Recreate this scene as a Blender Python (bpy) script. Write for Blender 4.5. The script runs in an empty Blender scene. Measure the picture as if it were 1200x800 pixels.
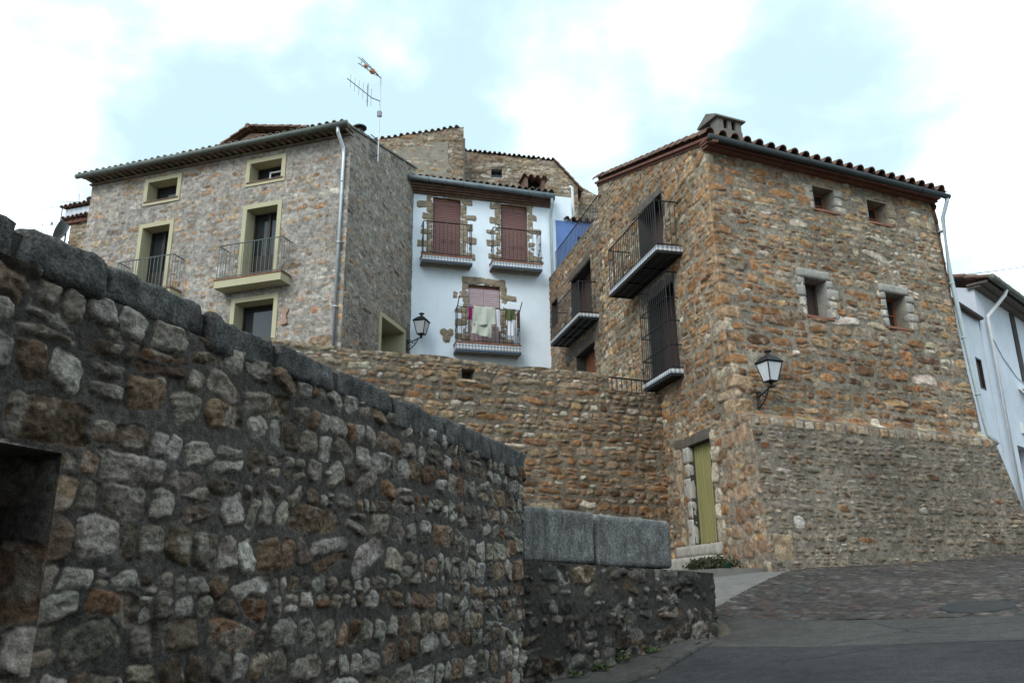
import bpy, math, random
import numpy as np
from mathutils import Vector, Matrix

# ------------------------------------------------------------------ camera, sky, sun, exposure
SC = bpy.context.scene
COL = SC.collection
F_PX = 973.0                                   # focal length in pixels of a 1200 px wide picture
_u = np.array([-40.0, 3180.0, 973.0]); _u /= np.linalg.norm(_u)
_cp = math.sqrt(1 - _u[2] ** 2)
_rz = _u[0]; _ry = -_rz * _u[2] / _cp; _rx = math.sqrt(1 - _rz ** 2 - _ry ** 2)
CF = Vector((0, _cp, _u[2])); CR = Vector((_rx, _ry, _rz)); CU = CR.cross(CF)
EYE = Vector((0, 0, 1.6))
cam = bpy.data.cameras.new('camera'); camo = bpy.data.objects.new('camera', cam); COL.objects.link(camo)
m3 = Matrix((CR, CU, -CF)).transposed()
camo.matrix_world = Matrix.Translation(EYE) @ m3.to_4x4()
cam.sensor_width = 36.0; cam.lens = 36.0 * F_PX / 1200.0; cam.clip_start = 0.05; cam.clip_end = 3000
SC.camera = camo

SUN_EL, SUN_AZ = 38.0, 208.0                   # degrees; azimuth clockwise from +Y (behind the camera, a little left)
world = bpy.data.worlds.new('World'); SC.world = world; world.use_nodes = True
wn = world.node_tree.nodes; wl = world.node_tree.links; wn.clear()
w_out = wn.new('ShaderNodeOutputWorld')
w_bg = wn.new('ShaderNodeBackground'); w_bg.inputs['Strength'].default_value = 0.085
sky = wn.new('ShaderNodeTexSky'); sky.sky_type = 'NISHITA'; sky.sun_disc = False
sky.sun_elevation = math.radians(SUN_EL); sky.sun_rotation = math.radians(SUN_AZ)
sky.air_density = 1.0; sky.dust_density = 1.5; sky.ozone_density = 1.2
tc = wn.new('ShaderNodeTexCoord')
sep = wn.new('ShaderNodeSeparateXYZ'); wl.new(tc.outputs['Generated'], sep.inputs[0])
def wmath(op, a, b=None, clamp=False):
    n = wn.new('ShaderNodeMath'); n.operation = op; n.use_clamp = clamp
    for i, v in enumerate((a, b)):
        if v is None: continue
        if isinstance(v, (int, float)): n.inputs[i].default_value = v
        else: wl.new(v, n.inputs[i])
    return n.outputs[0]
zz = wmath('ADD', wmath('MAXIMUM', sep.outputs['Z'], 0.0), 0.32)
cmb = wn.new('ShaderNodeCombineXYZ')
wl.new(wmath('DIVIDE', sep.outputs['X'], zz), cmb.inputs[0]); wl.new(wmath('DIVIDE', sep.outputs['Y'], zz), cmb.inputs[1])
def wnoise(scale, detail, rough, dist=0.0, off=(0, 0, 0)):
    mp = wn.new('ShaderNodeMapping'); mp.inputs['Location'].default_value = off; wl.new(cmb.outputs[0], mp.inputs[0])
    n = wn.new('ShaderNodeTexNoise'); n.inputs['Scale'].default_value = scale; n.inputs['Detail'].default_value = detail
    n.inputs['Roughness'].default_value = rough; n.inputs['Distortion'].default_value = dist
    wl.new(mp.outputs[0], n.inputs['Vector']); return n.outputs['Fac']
n1 = wnoise(1.5, 7, 0.52, 0.3, (3.1, 0.4, 0)); n2 = wnoise(4.2, 6, 0.55, 0.2, (7.0, 2.0, 1.0))
cov = wmath('ADD', wmath('MULTIPLY', n1, 0.72), wmath('MULTIPLY', n2, 0.28))
rmp = wn.new('ShaderNodeValToRGB'); wl.new(cov, rmp.inputs[0])
rmp.color_ramp.interpolation = 'EASE'
rmp.color_ramp.elements[0].position = 0.45; rmp.color_ramp.elements[0].color = (0.0, 0.0, 0.0, 1)
rmp.color_ramp.elements[1].position = 0.66; rmp.color_ramp.elements[1].color = (1, 1, 1, 1)
ccol = wn.new('ShaderNodeValToRGB'); wl.new(n2, ccol.inputs[0])
ccol.color_ramp.elements[0].position = 0.3; ccol.color_ramp.elements[0].color = (15.0, 18.0, 20.5, 1)
ccol.color_ramp.elements[1].position = 0.65; ccol.color_ramp.elements[1].color = (18.0, 20.5, 22.5, 1)
skyb = wn.new('ShaderNodeMix'); skyb.data_type = 'RGBA'; skyb.blend_type = 'MULTIPLY'; skyb.inputs['Factor'].default_value = 1.0
wl.new(sky.outputs[0], skyb.inputs['A']); skyb.inputs['B'].default_value = (0.25, 0.25, 0.25, 1)
mixc = wn.new('ShaderNodeMix'); mixc.data_type = 'RGBA'
haze = wn.new('ShaderNodeMix'); haze.data_type = 'RGBA'; haze.blend_type = 'ADD'; haze.inputs['Factor'].default_value = 1.0   # thin bright veil over the blue
wl.new(skyb.outputs['Result'], haze.inputs['A']); haze.inputs['B'].default_value = (5.4, 7.3, 7.9, 1)
wl.new(rmp.outputs[0], mixc.inputs['Factor']); wl.new(haze.outputs['Result'], mixc.inputs['A']); wl.new(ccol.outputs[0], mixc.inputs['B'])
wl.new(mixc.outputs['Result'], w_bg.inputs['Color']); wl.new(w_bg.outputs[0], w_out.inputs['Surface'])

sun = bpy.data.lights.new('sun', 'SUN'); sun.energy = 1.5; sun.angle = math.radians(30); sun.color = (1.0, 0.98, 0.95)
suno = bpy.data.objects.new('sun', sun); COL.objects.link(suno)
_a, _e = math.radians(SUN_AZ), math.radians(SUN_EL)
suno.rotation_euler = Vector((math.sin(_a) * math.cos(_e), math.cos(_a) * math.cos(_e), math.sin(_e))).to_track_quat('Z', 'Y').to_euler()
suno.location = (-10, -20, 40)
SC.view_settings.view_transform = 'Standard'; SC.view_settings.look = 'None'
SC.view_settings.exposure = 0.5; SC.view_settings.gamma = 1.0; SC.view_settings.use_curve_mapping = False

# ------------------------------------------------------------------ helpers
rnd = random.Random(7)
class Fr:
    """A facade frame: s runs along the wall, o points out of it, z up."""
    def __init__(s, P, az, sign=1):
        a = math.radians(az)
        s.P = Vector((P[0], P[1], P[2] if len(P) > 2 else 0.0)); s.d = Vector((math.sin(a), math.cos(a), 0))
        s.n = Vector((s.d.y, -s.d.x, 0)) * sign
    def __call__(s, a, o, z): return s.P + s.d * a + s.n * o + Vector((0, 0, z))
    def sub(s, a, o=0, z=0):
        g = Fr.__new__(Fr); g.P = s(a, o, z); g.d = s.d.copy(); g.n = s.n.copy(); return g
IDF = Fr((0, 0), 90, -1)                        # s = x, o = y

class MB:
    def __init__(s): s.v = []; s.f = []
    def add(s, vs, fs):
        b = len(s.v); s.v += [Vector(p) for p in vs]; s.f += [tuple(i + b for i in f) for f in fs]; return s
    def box(s, fr, s0, s1, o0, o1, z0, z1, ch=0.0):
        if ch <= 0:
            vs = [fr(a, o, z) for z in (z0, z1) for o in (o0, o1) for a in (s0, s1)]
            return s.add(vs, [(0, 2, 3, 1), (4, 5, 7, 6), (0, 1, 5, 4), (2, 6, 7, 3), (0, 4, 6, 2), (1, 3, 7, 5)])
        # chamfered all round on s/z edges
        ring = lambda o, c: [fr(s0 + c, o, z0), fr(s1 - c, o, z0), fr(s1, o, z0 + c), fr(s1, o, z1 - c), fr(s1 - c, o, z1), fr(s0 + c, o, z1), fr(s0, o, z1 - c), fr(s0, o, z0 + c)]
        vs = ring(o0, ch) + ring(o1 - ch * (1 if o1 > o0 else -1), ch)
        c2 = ch * 2
        vs += [fr(s0 + c2, o1, z0 + ch), fr(s1 - c2, o1, z0 + ch), fr(s1 - ch, o1, z0 + c2), fr(s1 - ch, o1, z1 - c2), fr(s1 - c2, o1, z1 - ch), fr(s0 + c2, o1, z1 - ch), fr(s0 + ch, o1, z1 - c2), fr(s0 + ch, o1, z0 + c2)]
        fs = [tuple(range(7, -1, -1)), tuple(range(16, 24))]
        for r in (0, 8):
            for i in range(8):
                j = (i + 1) % 8; fs.append((r + i, r + j, r + 8 + j, r + 8 + i))
        return s.add(vs, fs)
    def prism(s, fr, poly, o0, o1):
        n = len(poly)
        vs = [fr(a, o0, z) for a, z in poly] + [fr(a, o1, z) for a, z in poly]
        fs = [tuple(range(n)), tuple(range(2 * n - 1, n - 1, -1))] + [(i, (i + 1) % n, n + (i + 1) % n, n + i) for i in range(n)]
        return s.add(vs, fs)
    def tube(s, pts, r, n=6, r2=None, cap=True):
        pts = [Vector(p) for p in pts]; m = len(pts); rings = []
        for i, p in enumerate(pts):
            t = (pts[min(i + 1, m - 1)] - pts[max(i - 1, 0)]).normalized()
            a = t.cross(Vector((0, 0, 1)));
            if a.length < 1e-3: a = t.cross(Vector((1, 0, 0)))
            a.normalize(); b = t.cross(a)
            rr = r if r2 is None else r + (r2 - r) * i / (m - 1)
            rings.append([p + (a * math.cos(2 * math.pi * k / n) + b * math.sin(2 * math.pi * k / n)) * rr for k in range(n)])
        vs = [q for g in rings for q in g]; fs = []
        for i in range(m - 1):
            for k in range(n):
                k2 = (k + 1) % n; fs.append((i * n + k, i * n + k2, (i + 1) * n + k2, (i + 1) * n + k))
        if cap: fs += [tuple(range(n - 1, -1, -1)), tuple(range((m - 1) * n, m * n))]
        return s.add(vs, fs)
    def lathe(s, c, prof, n=12):
        c = Vector(c); vs = []; fs = []
        for r, z in prof: vs += [c + Vector((r * math.cos(2 * math.pi * k / n), r * math.sin(2 * math.pi * k / n), z)) for k in range(n)]
        for i in range(len(prof) - 1):
            for k in range(n):
                k2 = (k + 1) % n; fs.append((i * n + k, i * n + k2, (i + 1) * n + k2, (i + 1) * n + k))
        fs += [tuple(range(n - 1, -1, -1)), tuple(range((len(prof) - 1) * n, len(prof) * n))]
        return s.add(vs, fs)
    def reveal(s, fr, s0, s1, z0, z1, o0, o1, th=0.04):
        """four boards lining an opening"""
        s.box(fr, s0, s0 + th, o0, o1, z0, z1); s.box(fr, s1 - th, s1, o0, o1, z0, z1)
        s.box(fr, s0 + th, s1 - th, o0, o1 - 0.003, z1 - th, z1); s.box(fr, s0 + th, s1 - th, o0, o1 - 0.003, z0, z0 + th); return s
    def frame(s, fr, s0, s1, z0, z1, w, o0, o1):
        s.box(fr, s0, s1, o0, o1, z1 - w, z1); s.box(fr, s0, s0 + w, o0, o1, z0, z1 - w); s.box(fr, s1 - w, s1, o0, o1, z0, z1 - w)
        s.box(fr, s0 + w, s1 - w, o0, o1, z0, z0 + w); return s

def origin(o):
    p = Vector((0, 0, 0))
    while o is not None: p += o.location; o = o.parent
    return p
def link(name, me, mat, parent):
    o = bpy.data.objects.new(name, me); COL.objects.link(o)
    if mat: me.materials.append(mat)
    if parent is not None: o.parent = parent
    return o
def obj(name, mb, mat, parent=None, smooth=False, loc=None):
    base = origin(parent) if parent is not None else (Vector(loc) if loc is not None else Vector((0, 0, 0)))
    me = bpy.data.meshes.new(name); me.from_pydata([tuple(p - base) for p in mb.v], [], mb.f); me.update()
    import bmesh
    bm = bmesh.new(); bm.from_mesh(me); bmesh.ops.recalc_face_normals(bm, faces=bm.faces); bm.to_mesh(me); bm.free()
    if smooth: me.polygons.foreach_set('use_smooth', [True] * len(me.polygons))
    o = link(name, me, mat, parent)
    if parent is None and loc is not None: o.location = loc
    return o
def tag(o, label=None, cat=None, group=None, kind=None):
    if label: o['label'] = label
    if cat: o['category'] = cat
    if group: o['group'] = group
    if kind: o['kind'] = kind
    return o
def thing(name, label, cat, loc, group=None):
    o = bpy.data.objects.new(name, None); COL.objects.link(o); o.location = loc; o.empty_display_size = 0.2
    return tag(o, label, cat, group)
def copy_tree(o, parent=None):
    c = o.copy(); COL.objects.link(c); c.parent = parent
    for ch in list(o.children): copy_tree(ch, c)
    return c

# ---- numpy noise
def _h(ix, iy, seed):
    n = (ix.astype(np.int64) * 374761393 + iy.astype(np.int64) * 668265263 + seed * 1274126177) & 0xffffffff
    n = ((n ^ (n >> 13)) * 1274126177) & 0xffffffff
    n = ((n ^ (n >> 16)) * 2246822519) & 0xffffffff
    return ((n ^ (n >> 15)) & 0xffff) / 65535.0
def vn(x, y, seed=0):
    x = np.asarray(x, float); y = np.asarray(y, float)
    ix = np.floor(x); iy = np.floor(y); fx = x - ix; fy = y - iy
    fx = fx * fx * fx * (fx * (fx * 6 - 15) + 10); fy = fy * fy * fy * (fy * (fy * 6 - 15) + 10)
    a = _h(ix, iy, seed); b = _h(ix + 1, iy, seed); c = _h(ix, iy + 1, seed); d = _h(ix + 1, iy + 1, seed)
    return (a * (1 - fx) + b * fx) * (1 - fy) + (c * (1 - fx) + d * fx) * fy - 0.5
def fbm(x, y, seed=0, o=4, g=0.5):
    t = 0; a = 1.0
    for i in range(o): t = t + a * vn(x * 2 ** i + 17.3 * i, y * 2 ** i - 9.1 * i, seed + i * 31); a *= g
    return t
def sstep(a, b, x):
    t = np.clip((x - a) / (b - a), 0, 1); return t * t * (3 - 2 * t)

def grid_mesh(name, V, C, keep, mat, parent, colour_name='Col'):
    """V (nz,ns,3) world points, C (nz,ns,3) colours, keep (nz-1,ns-1) mask"""
    nz, ns = V.shape[:2]
    base = origin(parent) if parent is not None else Vector((0, 0, 0))
    idx = np.arange(nz * ns).reshape(nz, ns)
    q = np.stack([idx[:-1, :-1], idx[:-1, 1:], idx[1:, 1:], idx[1:, :-1]], -1)[keep]
    used = np.zeros(nz * ns, bool); used[q.ravel()] = True
    remap = np.cumsum(used) - 1
    P = (V.reshape(-1, 3)[used] - np.array(base)).astype(np.float32); q = remap[q].astype(np.int32)
    me = bpy.data.meshes.new(name)
    me.vertices.add(len(P)); me.vertices.foreach_set('co', P.ravel())
    me.loops.add(q.size); me.loops.foreach_set('vertex_index', q.ravel())
    me.polygons.add(len(q)); me.polygons.foreach_set('loop_start', np.arange(0, q.size, 4, dtype=np.int32))
    me.polygons.foreach_set('use_smooth', np.ones(len(q), bool))
    at = me.attributes.new(colour_name, 'FLOAT_COLOR', 'POINT')
    cc = np.ones((len(P), 4), np.float32); cc[:, :3] = C.reshape(-1, 3)[used]
    at.data.foreach_set('color', cc.ravel())
    me.update(calc_edges=True); me.validate()
    return link(name, me, mat, parent)

def layout(P, s0, s1, z0, z1, rng):
    """rubble courses: list of stones (cx, cz, a, b, rot, p, colour, relief, tilt, cuts)"""
    out = []; z = z0 - 0.1; row = 0
    while z < z1 + 0.1:
        hm = P['h'] * math.exp(rng.normal() * P.get('hv', 0.25)); hm = min(max(hm, P['h'] * 0.5), P['h'] * 1.9)
        s = s0 - rng.uniform(0, 0.3); ph = rng.integers(1000)
        while s < s1 + 0.1:
            h = hm * math.exp(rng.normal() * 0.12)
            w = h * math.exp(math.log(P['ar']) + rng.normal() * P.get('arv', 0.4)); w = min(max(w, h * 0.6), h * 4.2)
            wob = float(vn(s * 0.9, row * 0.37, 5 + row)) * P.get('wob', 0.5) * P['h']
            cx, cz = s + w / 2, z + hm / 2 + wob
            if rng.random() < P.get('split', 0.15) and h > P['h'] * 0.8:
                k = rng.uniform(0.35, 0.65)
                out.append((cx, cz - hm / 2 + hm * k / 2, w / 2, hm * k / 2)); out.append((cx, cz + hm * k / 2, w / 2, hm * (1 - k) / 2))
            else: out.append((cx, cz, w / 2, hm / 2))
            s += w
        z += hm; row += 1
    return out

def masonry(name, parent, fr, s0, s1, z0, z1, res, P, mat, holes=(), forced=(), ztop=None, smin=None, smax=None, offs=None, seed=1, fade=(False, False), place=None, zbot=None):
    rng = np.random.default_rng(seed)
    S = np.linspace(s0, s1, max(2, int((s1 - s0) / res) + 1)); Z = np.linspace(z0, z1, max(2, int((z1 - z0) / res) + 1))
    for h in holes:
        for e in h[:2]:
            if s0 < e < s1: S[np.argmin(abs(S - e))] = e
        for e in h[2:4]:
            if z0 < e < z1: Z[np.argmin(abs(Z - e))] = e
    X, Y = np.meshgrid(S, Z)
    if ztop is not None: Y = np.minimum(Y, ztop(X))
    if zbot is not None: Y = np.maximum(Y, zbot(X))
    if smin is not None: X = np.maximum(X, smin(Y))
    if smax is not None: X = np.minimum(X, smax(Y))
    h0 = P['h']; wamp = P.get('warp', 0.16) * h0
    f = 0.9 / h0
    WX = X + wamp * fbm(X * f, Y * f, seed + 3, 3); WZ = Y + wamp * fbm(X * f + 50, Y * f, seed + 9, 3)
    D1 = np.full(X.shape, 1.0); D2 = np.full(X.shape, 1.0); ID = np.full(X.shape, -1)
    pal = P['pal']; pw = np.array([p[0] for p in pal], float); pw /= pw.sum()
    cols, rel, tlx, tlz, cxs, czs, fac = [], [], [], [], [], [], []
    items = [(a, b, c, d, None, 1.0, False) for a, b, c, d in layout(P, s0, s1, z0, z1, rng)]
    for fs in forced:
        items = [it for it in items if not (fs[0] < it[0] < fs[1] and fs[2] < it[1] < fs[3])]
    for fs in forced:
        items.append(((fs[0] + fs[1]) / 2, (fs[2] + fs[3]) / 2, (fs[1] - fs[0]) / 2, (fs[3] - fs[2]) / 2, fs[4], fs[5] if len(fs) > 5 else 1.0, len(fs) > 6))
    shrink = P.get('shrink', 0.012)
    for cx, cz, a, b, fc, fr_, wild in items:
        if cx < s0 - 0.4 or cx > s1 + 0.4: continue
        frc = fc is not None and not wild
        a = max(a - shrink, 0.02); b = max(b - shrink, 0.015)
        if not frc:
            a *= rng.uniform(0.86, 1.02); b *= rng.uniform(0.84, 1.04)
            cx += rng.normal() * 0.05 * a; cz += rng.normal() * 0.08 * b
        mx = max(a, b) * 1.5 + 0.03
        i0, i1 = np.searchsorted(S, [cx - mx, cx + mx]); j0, j1 = np.searchsorted(Z, [cz - max(b, a * .6) * 1.5 - .03, cz + max(b, a * .6) * 1.5 + .03])
        if i1 <= i0 or j1 <= j0: continue
        sl = (slice(j0, j1), slice(i0, i1))
        th = 0.0 if frc else rng.normal() * P.get('rot', 0.12)
        c_, s_ = math.cos(th), math.sin(th)
        dx = WX[sl] - cx; dz = WZ[sl] - cz
        if frc: dx = X[sl] * 0.5 + WX[sl] * 0.5 - cx; dz = Y[sl] * 0.5 + WZ[sl] * 0.5 - cz
        un = (dx * c_ + dz * s_) / a; v_ = (-dx * s_ + dz * c_) / b
        p = 6.0 if frc else rng.uniform(*P.get('pw', (2.4, 5.0)))
        nrm = (np.abs(un) ** p + np.abs(v_) ** p) ** (1 / p)
        if not frc:
            for _ in range(rng.integers(*P.get('ncut', (2, 6)))):
                t = rng.uniform(0, 2 * math.pi); d = rng.uniform(*P.get('dcut', (0.72, 1.1))) * (1 + 0.25 * abs(math.sin(2 * t)))
                nrm = np.maximum(nrm, (un * math.cos(t) + v_ * math.sin(t)) / d)
        d = (nrm - 1) * min(a, b) * 1.15
        k = len(cols)
        better = d < D1[sl]
        D2[sl] = np.where(better, D1[sl], np.minimum(D2[sl], d)); D1[sl] = np.where(better, d, D1[sl]); ID[sl] = np.where(better, k, ID[sl])
        if fc is not None: col = np.array(fc) * rng.uniform(0.88, 1.1)
        else:
            wts = pw if 'zone' not in P else P['zone'](cx, cz, pw)
            q = pal[rng.choice(len(pal), p=wts)]; col = np.array(q[1]) * math.exp(rng.normal() * q[2]) * (1 + 0.022 * rng.normal(size=3))
        cols.append(np.clip(col, 0.01, 0.8)); rel.append(rng.uniform(0.55, 1.25) * fr_); tlx.append(rng.normal() * P.get('tilt', 0.12)); tlz.append(rng.normal() * P.get('tilt', 0.12)); cxs.append(cx); czs.append(cz); fac.append(rng.normal(size=(3, 3)))
    cols = np.array(cols); rel = np.array(rel); tlx = np.array(tlx); tlz = np.array(tlz); cxs = np.array(cxs); czs = np.array(czs)
    ID = np.maximum(ID, 0)
    gap = P.get('gap', 0.012) * (1 + 0.8 * fbm(X * 3, Y * 3, seed + 21, 2))
    e = np.minimum(-D1 + P.get('edge', 0.0), (D2 - D1) * 0.5 - gap) + 0.006 * fbm(X / 0.05, Y / 0.05, seed + 40, 2) * P.get('rag', 1.0) + P.get('smear', 0.0) * fbm(X / 0.4, Y / 0.3, seed + 44, 3)
    R = P['relief']; w = P.get('w', 0.02)
    dome = 1 - np.exp(-np.clip(e, 0, None) / w)
    fac = np.array(fac); fa = P.get('facet', 0.0); hm_ = None
    if fa:
        hm_ = np.full(X.shape, 9.0)
        for k in range(3): hm_ = np.minimum(hm_, fa * fac[ID, k, 0] * (X - cxs[ID]) + fa * fac[ID, k, 1] * (Y - czs[ID]) + 0.010 + 0.010 * np.abs(fac[ID, k, 2]))
        hm_ = np.clip(hm_, -0.03, 0.03)
    tilt = np.clip(tlx[ID] * (X - cxs[ID]) + tlz[ID] * (Y - czs[ID]), -0.03, 0.03)
    rough = P.get('rough', 0.010) * (fbm(X / 0.12, Y / 0.09, seed + 60, 4, 0.55) + 0.6 * np.abs(fbm(X / 0.07, Y / 0.05, seed + 61, 3))) + P.get('grain', 0.0) * fbm(X / 0.028, Y / 0.022, seed + 64, 2)
    mask = sstep(-0.002, P.get('soft', 0.010), e)
    mort = 0.006 * fbm(X / 0.05, Y / 0.05, seed + 70, 4) + 0.012 * fbm(X / 0.3, Y / 0.3, seed + 71, 2)
    H = mask * (R * dome * rel[ID] + tilt * dome + rough * dome + (hm_ * dome if fa else 0)) + (1 - mask) * (mort * P.get('mrough', 1.0) + P.get('flush', 0.0))
    C = cols[ID] * (1 + 0.55 * fbm(X / 0.11 + ID * 3.7, Y / 0.08, seed + 80, 4, 0.6))[..., None]
    if P.get('lichen', 0) > 0:
        li = sstep(0.12, 0.32, fbm(X / 0.16 + ID * 1.3, Y / 0.13, seed + 85, 4, 0.65)) * P['lichen']
        C = C * (1 - li[..., None]) + np.array(P.get('licol', (0.40, 0.38, 0.34))) * li[..., None]
    if P.get('rust', 0) > 0:
        li = sstep(0.05, 0.3, fbm(X / 0.2 + ID * 2.3, Y / 0.15, seed + 86, 3, 0.6)) * P['rust']
        C = C * (1 - li[..., None]) + np.array([0.24, 0.12, 0.055]) * li[..., None]
    M = np.array(P['mortar']) * (1 + 0.5 * fbm(X / 0.25, Y / 0.2, seed + 90, 4, 0.6) + 0.25 * fbm(X / 0.03, Y / 0.03, seed + 91, 2))[..., None]
    C = C * mask[..., None] + M * (1 - mask[..., None])
    C = C * np.array(P.get('tint', (1, 1, 1)))
    st = 1 + P.get('stain', 0.25) * fbm(X / 1.6, Y / 1.1, seed + 95, 3)
    C = np.clip(C * st[..., None], 0.006, 0.85)
    if fade[0]: H = H * sstep(0, 0.05, X - (smin(Y) if smin else s0))
    if fade[1]: H = H * sstep(0, 0.05, (smax(Y) if smax else s1) - X)
    for h in holes:
        dd = np.maximum(np.maximum(h[0] - X, X - h[1]), np.maximum(h[2] - Y, Y - h[3]))
        H = np.where(dd < 0.05, H * np.clip(dd / 0.05, 0.0, 1), H)
    if offs is not None: H = H + offs(X, Y)
    if place is not None: V = place(X, Y, H)
    else:
        Pn, dn, nn = np.array(fr.P), np.array(fr.d), np.array(fr.n)
        V = Pn + X[..., None] * dn + H[..., None] * nn; V[..., 2] += Y
    xc = (X[:-1, :-1] + X[1:, 1:]) / 2; yc = (Y[:-1, :-1] + Y[1:, 1:]) / 2
    keep = np.ones(xc.shape, bool)
    for h in holes: keep &= ~((xc > h[0]) & (xc < h[1]) & (yc > h[2]) & (yc < h[3]))
    keep &= ((X[:-1, 1:] - X[:-1, :-1]) + (X[1:, 1:] - X[1:, :-1]) > 1e-5) & ((Y[1:, :-1] - Y[:-1, :-1]) + (Y[1:, 1:] - Y[:-1, 1:]) > 1e-5)
    return grid_mesh(name, V, C, keep, mat, parent)

# ------------------------------------------------------------------ materials
def mat_new(name):
    m = bpy.data.materials.new(name); m.use_nodes = True
    return m, m.node_tree.nodes, m.node_tree.links, m.node_tree.nodes['Principled BSDF']
def _nz(N, L, scale, detail=4, rough=0.6, vec=None, dist=0.0):
    n = N.new('ShaderNodeTexNoise'); n.inputs['Scale'].default_value = scale; n.inputs['Detail'].default_value = detail
    n.inputs['Roughness'].default_value = rough; n.inputs['Distortion'].default_value = dist
    if vec is not None: L.new(vec, n.inputs['Vector'])
    return n.outputs['Fac']
def _ramp(N, L, fac, p0, c0, p1, c1):
    r = N.new('ShaderNodeValToRGB'); L.new(fac, r.inputs[0])
    r.color_ramp.elements[0].position = p0; r.color_ramp.elements[0].color = c0
    r.color_ramp.elements[1].position = p1; r.color_ramp.elements[1].color = c1
    return r.outputs[0]
def _mul(N, L, a, b, fac=1.0, mode='MULTIPLY'):
    m = N.new('ShaderNodeMix'); m.data_type = 'RGBA'; m.blend_type = mode
    if isinstance(fac, float): m.inputs['Factor'].default_value = fac
    else: L.new(fac, m.inputs['Factor'])
    for k, v in (('A', a), ('B', b)):
        if isinstance(v, tuple): m.inputs[k].default_value = v
        else: L.new(v, m.inputs[k])
    return m.outputs['Result']
def _bump(N, L, b, h, strength, dist):
    n = N.new('ShaderNodeBump'); n.inputs['Strength'].default_value = strength; n.inputs['Distance'].default_value = dist
    L.new(h, n.inputs['Height']); L.new(n.outputs[0], b.inputs['Normal'])
def rgba(c): return (c[0], c[1], c[2], 1)

def masonry_mat(name, d1=14, d2=70, bump=0.5, dist=0.012, contrast=0.5, speck=0.0):
    m, N, L, b = mat_new(name)
    at = N.new('ShaderNodeAttribute'); at.attribute_name = 'Col'
    t = N.new('ShaderNodeTexCoord').outputs['Object']
    a1 = _nz(N, L, d1, 6, 0.65, t); a2 = _nz(N, L, d2, 4, 0.6, t)
    lo, hi = 1 - contrast, 1 + contrast
    c = _mul(N, L, at.outputs['Color'], _ramp(N, L, a1, 0.3, (lo, lo, lo, 1), 0.7, (hi, hi, hi * 0.99, 1)))
    c = _mul(N, L, c, _ramp(N, L, a2, 0.35, (0.75, 0.74, 0.73, 1), 0.65, (1.2, 1.2, 1.2, 1)))
    if speck: c = _mul(N, L, c, (0.5, 0.48, 0.44, 1), _ramp(N, L, _nz(N, L, d2 * 0.6, 5, 0.8, t), 0.62, (0, 0, 0, 1), 0.70, (speck, speck, speck, 1)), 'MIX')
    L.new(c, b.inputs['Base Color']); b.inputs['Roughness'].default_value = 0.93; b.inputs['Specular IOR Level'].default_value = 0.25
    h = N.new('ShaderNodeMath'); h.operation = 'ADD'; L.new(a1, h.inputs[0]); L.new(a2, h.inputs[1])
    _bump(N, L, b, h.outputs[0], bump, dist); return m
def simple(name, col, rough=0.7, metal=0.0, var=0.15, scale=6.0, bump=0.0, bscale=40.0, spec=0.4, tint=None, grime=0.0, stretch=None, gstretch=None):
    m, N, L, b = mat_new(name)
    t = N.new('ShaderNodeTexCoord').outputs['Object']
    if stretch:
        mp = N.new('ShaderNodeMapping'); mp.inputs['Scale'].default_value = stretch; L.new(t, mp.inputs[0]); tv = mp.outputs[0]
    else: tv = t
    n = _nz(N, L, scale, 5, 0.6, tv); c2 = tint or tuple(x * (1 + var) for x in col)
    c = _ramp(N, L, n, 0.3, rgba(tuple(x * (1 - var) for x in col)), 0.7, rgba(c2))
    gv, gs = tv, scale * 0.35
    if gstretch:
        mp = N.new('ShaderNodeMapping'); mp.inputs['Scale'].default_value = gstretch; L.new(t, mp.inputs[0]); gv = mp.outputs[0]; gs = 4.0
    if grime: c = _mul(N, L, c, (col[0] * .3, col[1] * .29, col[2] * .28, 1), _ramp(N, L, _nz(N, L, gs, 6, 0.7, gv), 0.5, (0, 0, 0, 1), 0.75, (grime, grime, grime, 1)), 'MIX')
    L.new(c, b.inputs['Base Color']); b.inputs['Roughness'].default_value = rough; b.inputs['Metallic'].default_value = metal
    b.inputs['Specular IOR Level'].default_value = spec
    if bump: _bump(N, L, b, _nz(N, L, bscale, 4, 0.6, tv), bump, 0.01)
    return m
def planks(name, col, w=9.0, var=0.2, axis=0, rough=0.75):
    """boards: vertical streaks from stretched noise"""
    m, N, L, b = mat_new(name)
    t = N.new('ShaderNodeTexCoord').outputs['Object']
    mp = N.new('ShaderNodeMapping'); mp.inputs['Scale'].default_value = (w, w, 0.5); L.new(t, mp.inputs[0])
    n = _nz(N, L, 2.2, 5, 0.65, mp.outputs[0])
    L.new(_ramp(N, L, n, 0.3, rgba(tuple(x * (1 - var) for x in col)), 0.7, rgba(tuple(x * (1 + var) for x in col))), b.inputs['Base Color'])
    b.inputs['Roughness'].default_value = rough; _bump(N, L, b, n, 0.4, 0.01); return m
M = {}
M['near_stone'] = masonry_mat('near_rubble', 30, 90, 0.7, 0.010, 0.55, 0.25)
M['stone'] = masonry_mat('far_rubble', 9, 34, 0.5, 0.02, 0.42, 0.0)
M['cobble'] = masonry_mat('cobble', 12, 60, 0.4, 0.008, 0.3, 0.0)
M['coping'] = simple('dark_coping_stone', (0.088, 0.089, 0.090), 0.95, var=0.65, scale=42, bump=0.9, bscale=55, spec=0.2, grime=0.5)
M['granite'] = simple('weathered_granite', (0.165, 0.165, 0.163), 0.9, var=0.7, scale=60, bump=0.7, bscale=80, spec=0.25, grime=0.9, gstretch=(2.2, 2.2, 0.35))
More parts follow.
